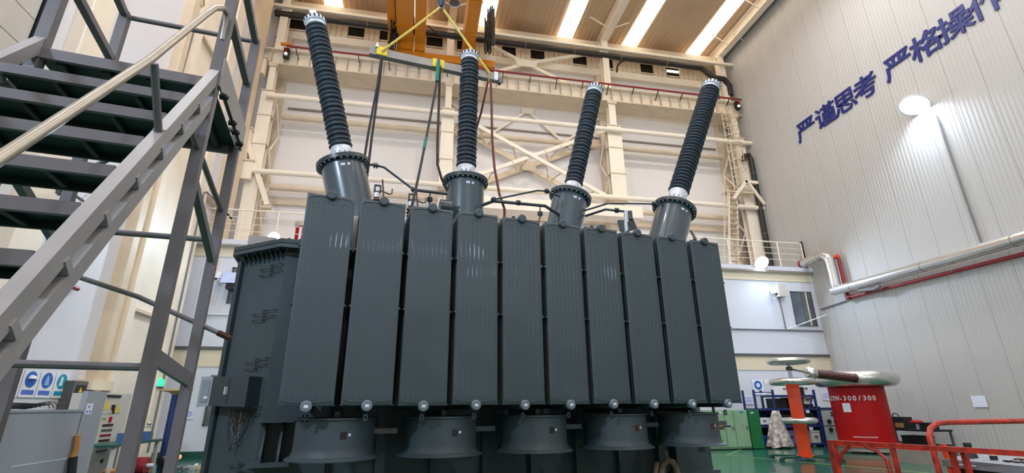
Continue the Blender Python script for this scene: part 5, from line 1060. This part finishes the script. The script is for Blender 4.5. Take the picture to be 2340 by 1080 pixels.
# bench with vice
wb_ = thing('work_bench', 'dark green topped work bench behind the stair posts', 'bench', (-7.1, 15.0, 0))
MB().box(-7.5, -6.7, 13.8, 16.2, 0.78, 0.83).build('bench_top', 'skirting', wb_, smooth=False)
for x in (-7.42, -6.78):
    for y in (13.95, 16.05): MB().box(x-0.04, x+0.04, y-0.04, y+0.04, 0, 0.78).build('leg', 'cabbeige', wb_)
t = thing('bench_vice', 'blue bench vice with a steel screw on the work bench', 'vice', (-6.95, 15.5, 0.83))
MB().box(-7.12, -6.8, 15.35, 15.7, 0.83, 1.05).build('vice_body', 'vice_blue', t, smooth=False); MB().box(-7.1, -6.95, 14.6, 14.75, 0.83, 1.05).build('blue_block', 'vice_blue', t); MB().cyl((-6.95, 15.1, 1.16), (-6.95, 15.9, 1.16), 0.02, seg=8).build('vice_screw', 'silver', t); MB().sphere((-6.95, 15.75, 1.24), 0.06).build('vice_knob', 'chrome', t); MB().box(-7.0, -6.85, 15.7, 15.9, 0.85, 1.0).build('vice_jaw', 'tan', t)
bp_ = thing('blue_post', 'dark blue press column with a pale wooden cap behind the bench', 'post', (-6.75, 16.5, 0))
MB().cyl((-6.75, 16.5, 0), (-6.75, 16.5, 2.05), 0.1, seg=18).build('post_shaft', 'blue', bp_); MB().lathe([(0.1, 2.0), (0.18, 2.06), (0.4, 2.1), (0.4, 2.16)], (-6.75, 16.5, 0), seg=24).build('wood_cap', 'wood', bp_)
t = thing('red_motor', 'dark red electric motor on the floor under the bench', 'motor', (-6.8, 15.3, 0.0))
MB().cyl((-6.9, 15.1, 0.26), (-6.5, 15.1, 0.26), 0.2, seg=20).build('motor_body', 'redpipe', t); MB().box(-6.9, -6.5, 14.95, 15.25, 0.0, 0.1).build('motor_foot', 'ink', t); MB().cyl((-6.5, 15.1, 0.26), (-6.35, 15.1, 0.26), 0.05, seg=10).build('motor_shaft', 'silver', t)
t = thing('gas_heater', 'glowing orange heater tube beside the bench', 'heater', (-6.45, 15.95, 0))
MB().cyl((-6.5, 15.75, 0.3), (-6.3, 16.2, 0.3), 0.11, seg=16).build('heater_shell', 'black', t); MB().cyl((-6.38, 15.78, 0.36), (-6.2, 16.18, 0.36), 0.06, seg=12).build('glowing_tube', 'heat', t); MB().box(-6.5, -6.3, 15.85, 16.1, 0, 0.2).build('heater_stand', 'ink', t)
t = thing('rope_bundle', 'brown and yellow rope bundle on the floor under the bench', 'rope', (-6.7, 14.2, 0))
for k in range(4): MB().torus((-6.75, 14.2, 0.05+0.07*k), 0.28-0.02*k, 0.04, (0, 0, 1), 24, 8).build('rope_turn', 'tan', t)
t = thing('hanging_strap', 'tan and black strap hanging at the end of the tall cabinet', 'strap', (-6.15, 11.3, 0.2))
MB().tube([(-6.15, 11.3, 1.15), (-6.13, 11.32, 0.9), (-6.14, 11.3, 0.75)], 0.05, 8).build('strap_upper', 'tan', t); MB().tube([(-6.13, 11.3, 0.78), (-6.1, 11.32, 0.5), (-6.12, 11.28, 0.05)], 0.07, 8).build('strap_lower', 'black', t)
cf = thing('clamp_parts', 'scattered steel clamp parts on the floor left of the tank', 'hardware', (-5.8, 16.4, 0))
random.seed(11)
for k in range(14):
    x, y = -5.95+random.uniform(-0.5, 0.75), 16.3+random.uniform(-0.35, 0.35); a = random.uniform(0, PI); h = random.uniform(0.05, 0.16)
    MB().beam((x, y, h/2), (x+0.16*math.cos(a), y+0.16*math.sin(a), h/2+0.02), 0.06, h).build('clamp_piece', ('silver', 'wood', 'frame', 'white')[k % 4], cf, smooth=False)
es = thing('exit_sign', 'small lit green exit sign on the left wall', 'sign', (XL+0.4, 18.9, 2.45))
MB().box(XL+0.35, XL+0.4, 18.65, 19.0, 2.32, 2.55).build('sign_box', 'exitgreen', es); MB().box(XL+0.35, XL+0.41, 18.62, 19.03, 2.28, 2.32).build('sign_frame', 'frame', es)
fp = tag(MB().tube([(XL+0.12, 12.45, 0.1), (XL+0.12, 12.45, 4.2), (XL+0.12, 12.55, 4.42), (XL+0.12, 12.8, 4.5), (XL+0.12, 14.0, 4.5)], 0.06, 10).build('fire_pipe', 'redpipe'), 'dark red fire pipe on the left wall seen through the stair stringers', 'pipe')
# wall fan
wf = thing('wall_fan', 'round wall fan with wire guard seen between the stair treads', 'fan', (XL+0.7, 12.75, 6.3))
fc = Vector((XL+0.75, 12.9, 6.3)); fd = Vector((0.75, -0.6, -0.1)).normalized()
for rr in (0.4, 0.3, 0.2, 0.1): MB().torus(fc + fd*(0.1*(1-(rr/0.4)**2)), rr, 0.007, fd, 36, 6).build('guard_ring', 'wire', wf)
bx_, by_, _ = MB().frame(fd)
for k in range(12):
    a = 2*PI*k/12; e1 = bx_*math.cos(a)+by_*math.sin(a); MB().tube([fc + e1*0.4, fc + e1*0.2 + fd*0.07, fc + e1*0.05 + fd*0.1], 0.004, 5).build('guard_wire', 'wire', wf)
for k in range(3):
    a = 2*PI*k/3; e1 = bx_*math.cos(a)+by_*math.sin(a); e2 = fd.cross(e1); MB().plate([fc + e1*0.06 - e2*0.05, fc + e1*0.34 - e2*0.1, fc + e1*0.34 + e2*0.1, fc + e1*0.06 + e2*0.05], fd*0.01).build('fan_blade', 'cabgrey', wf)
MB().cyl(fc - fd*0.3, fc, 0.1, seg=16).build('motor', 'black', wf); MB().beam(fc - fd*0.2, (XL+0.32, 12.1, 6.5), 0.05, 0.05).build('arm', 'frame', wf); MB().box(XL, XL+0.34, 12.02, 12.2, 6.3, 6.7).build('wall_mount', 'black', wf)
tag(MB().tube([(XL+0.21, 15.98, 14.5), (XL+0.21, 15.9, 11.8), (XL+0.21, 15.9, 10.0)], 0.03, 6).build('left_conduit', 'wire'), 'thin grey conduit on the left wall above the stair', 'conduit')
tag(MB().tube([(XL+0.38, 18.95, 0.3), (XL+0.38, 18.95, 9.4), (XL+0.38, 19.15, 9.5), (XL+0.38, 20.0, 9.5)], 0.03, 6).build('left_conduit', 'wire'), 'grey conduit bending at the left corner above the annex', 'conduit')
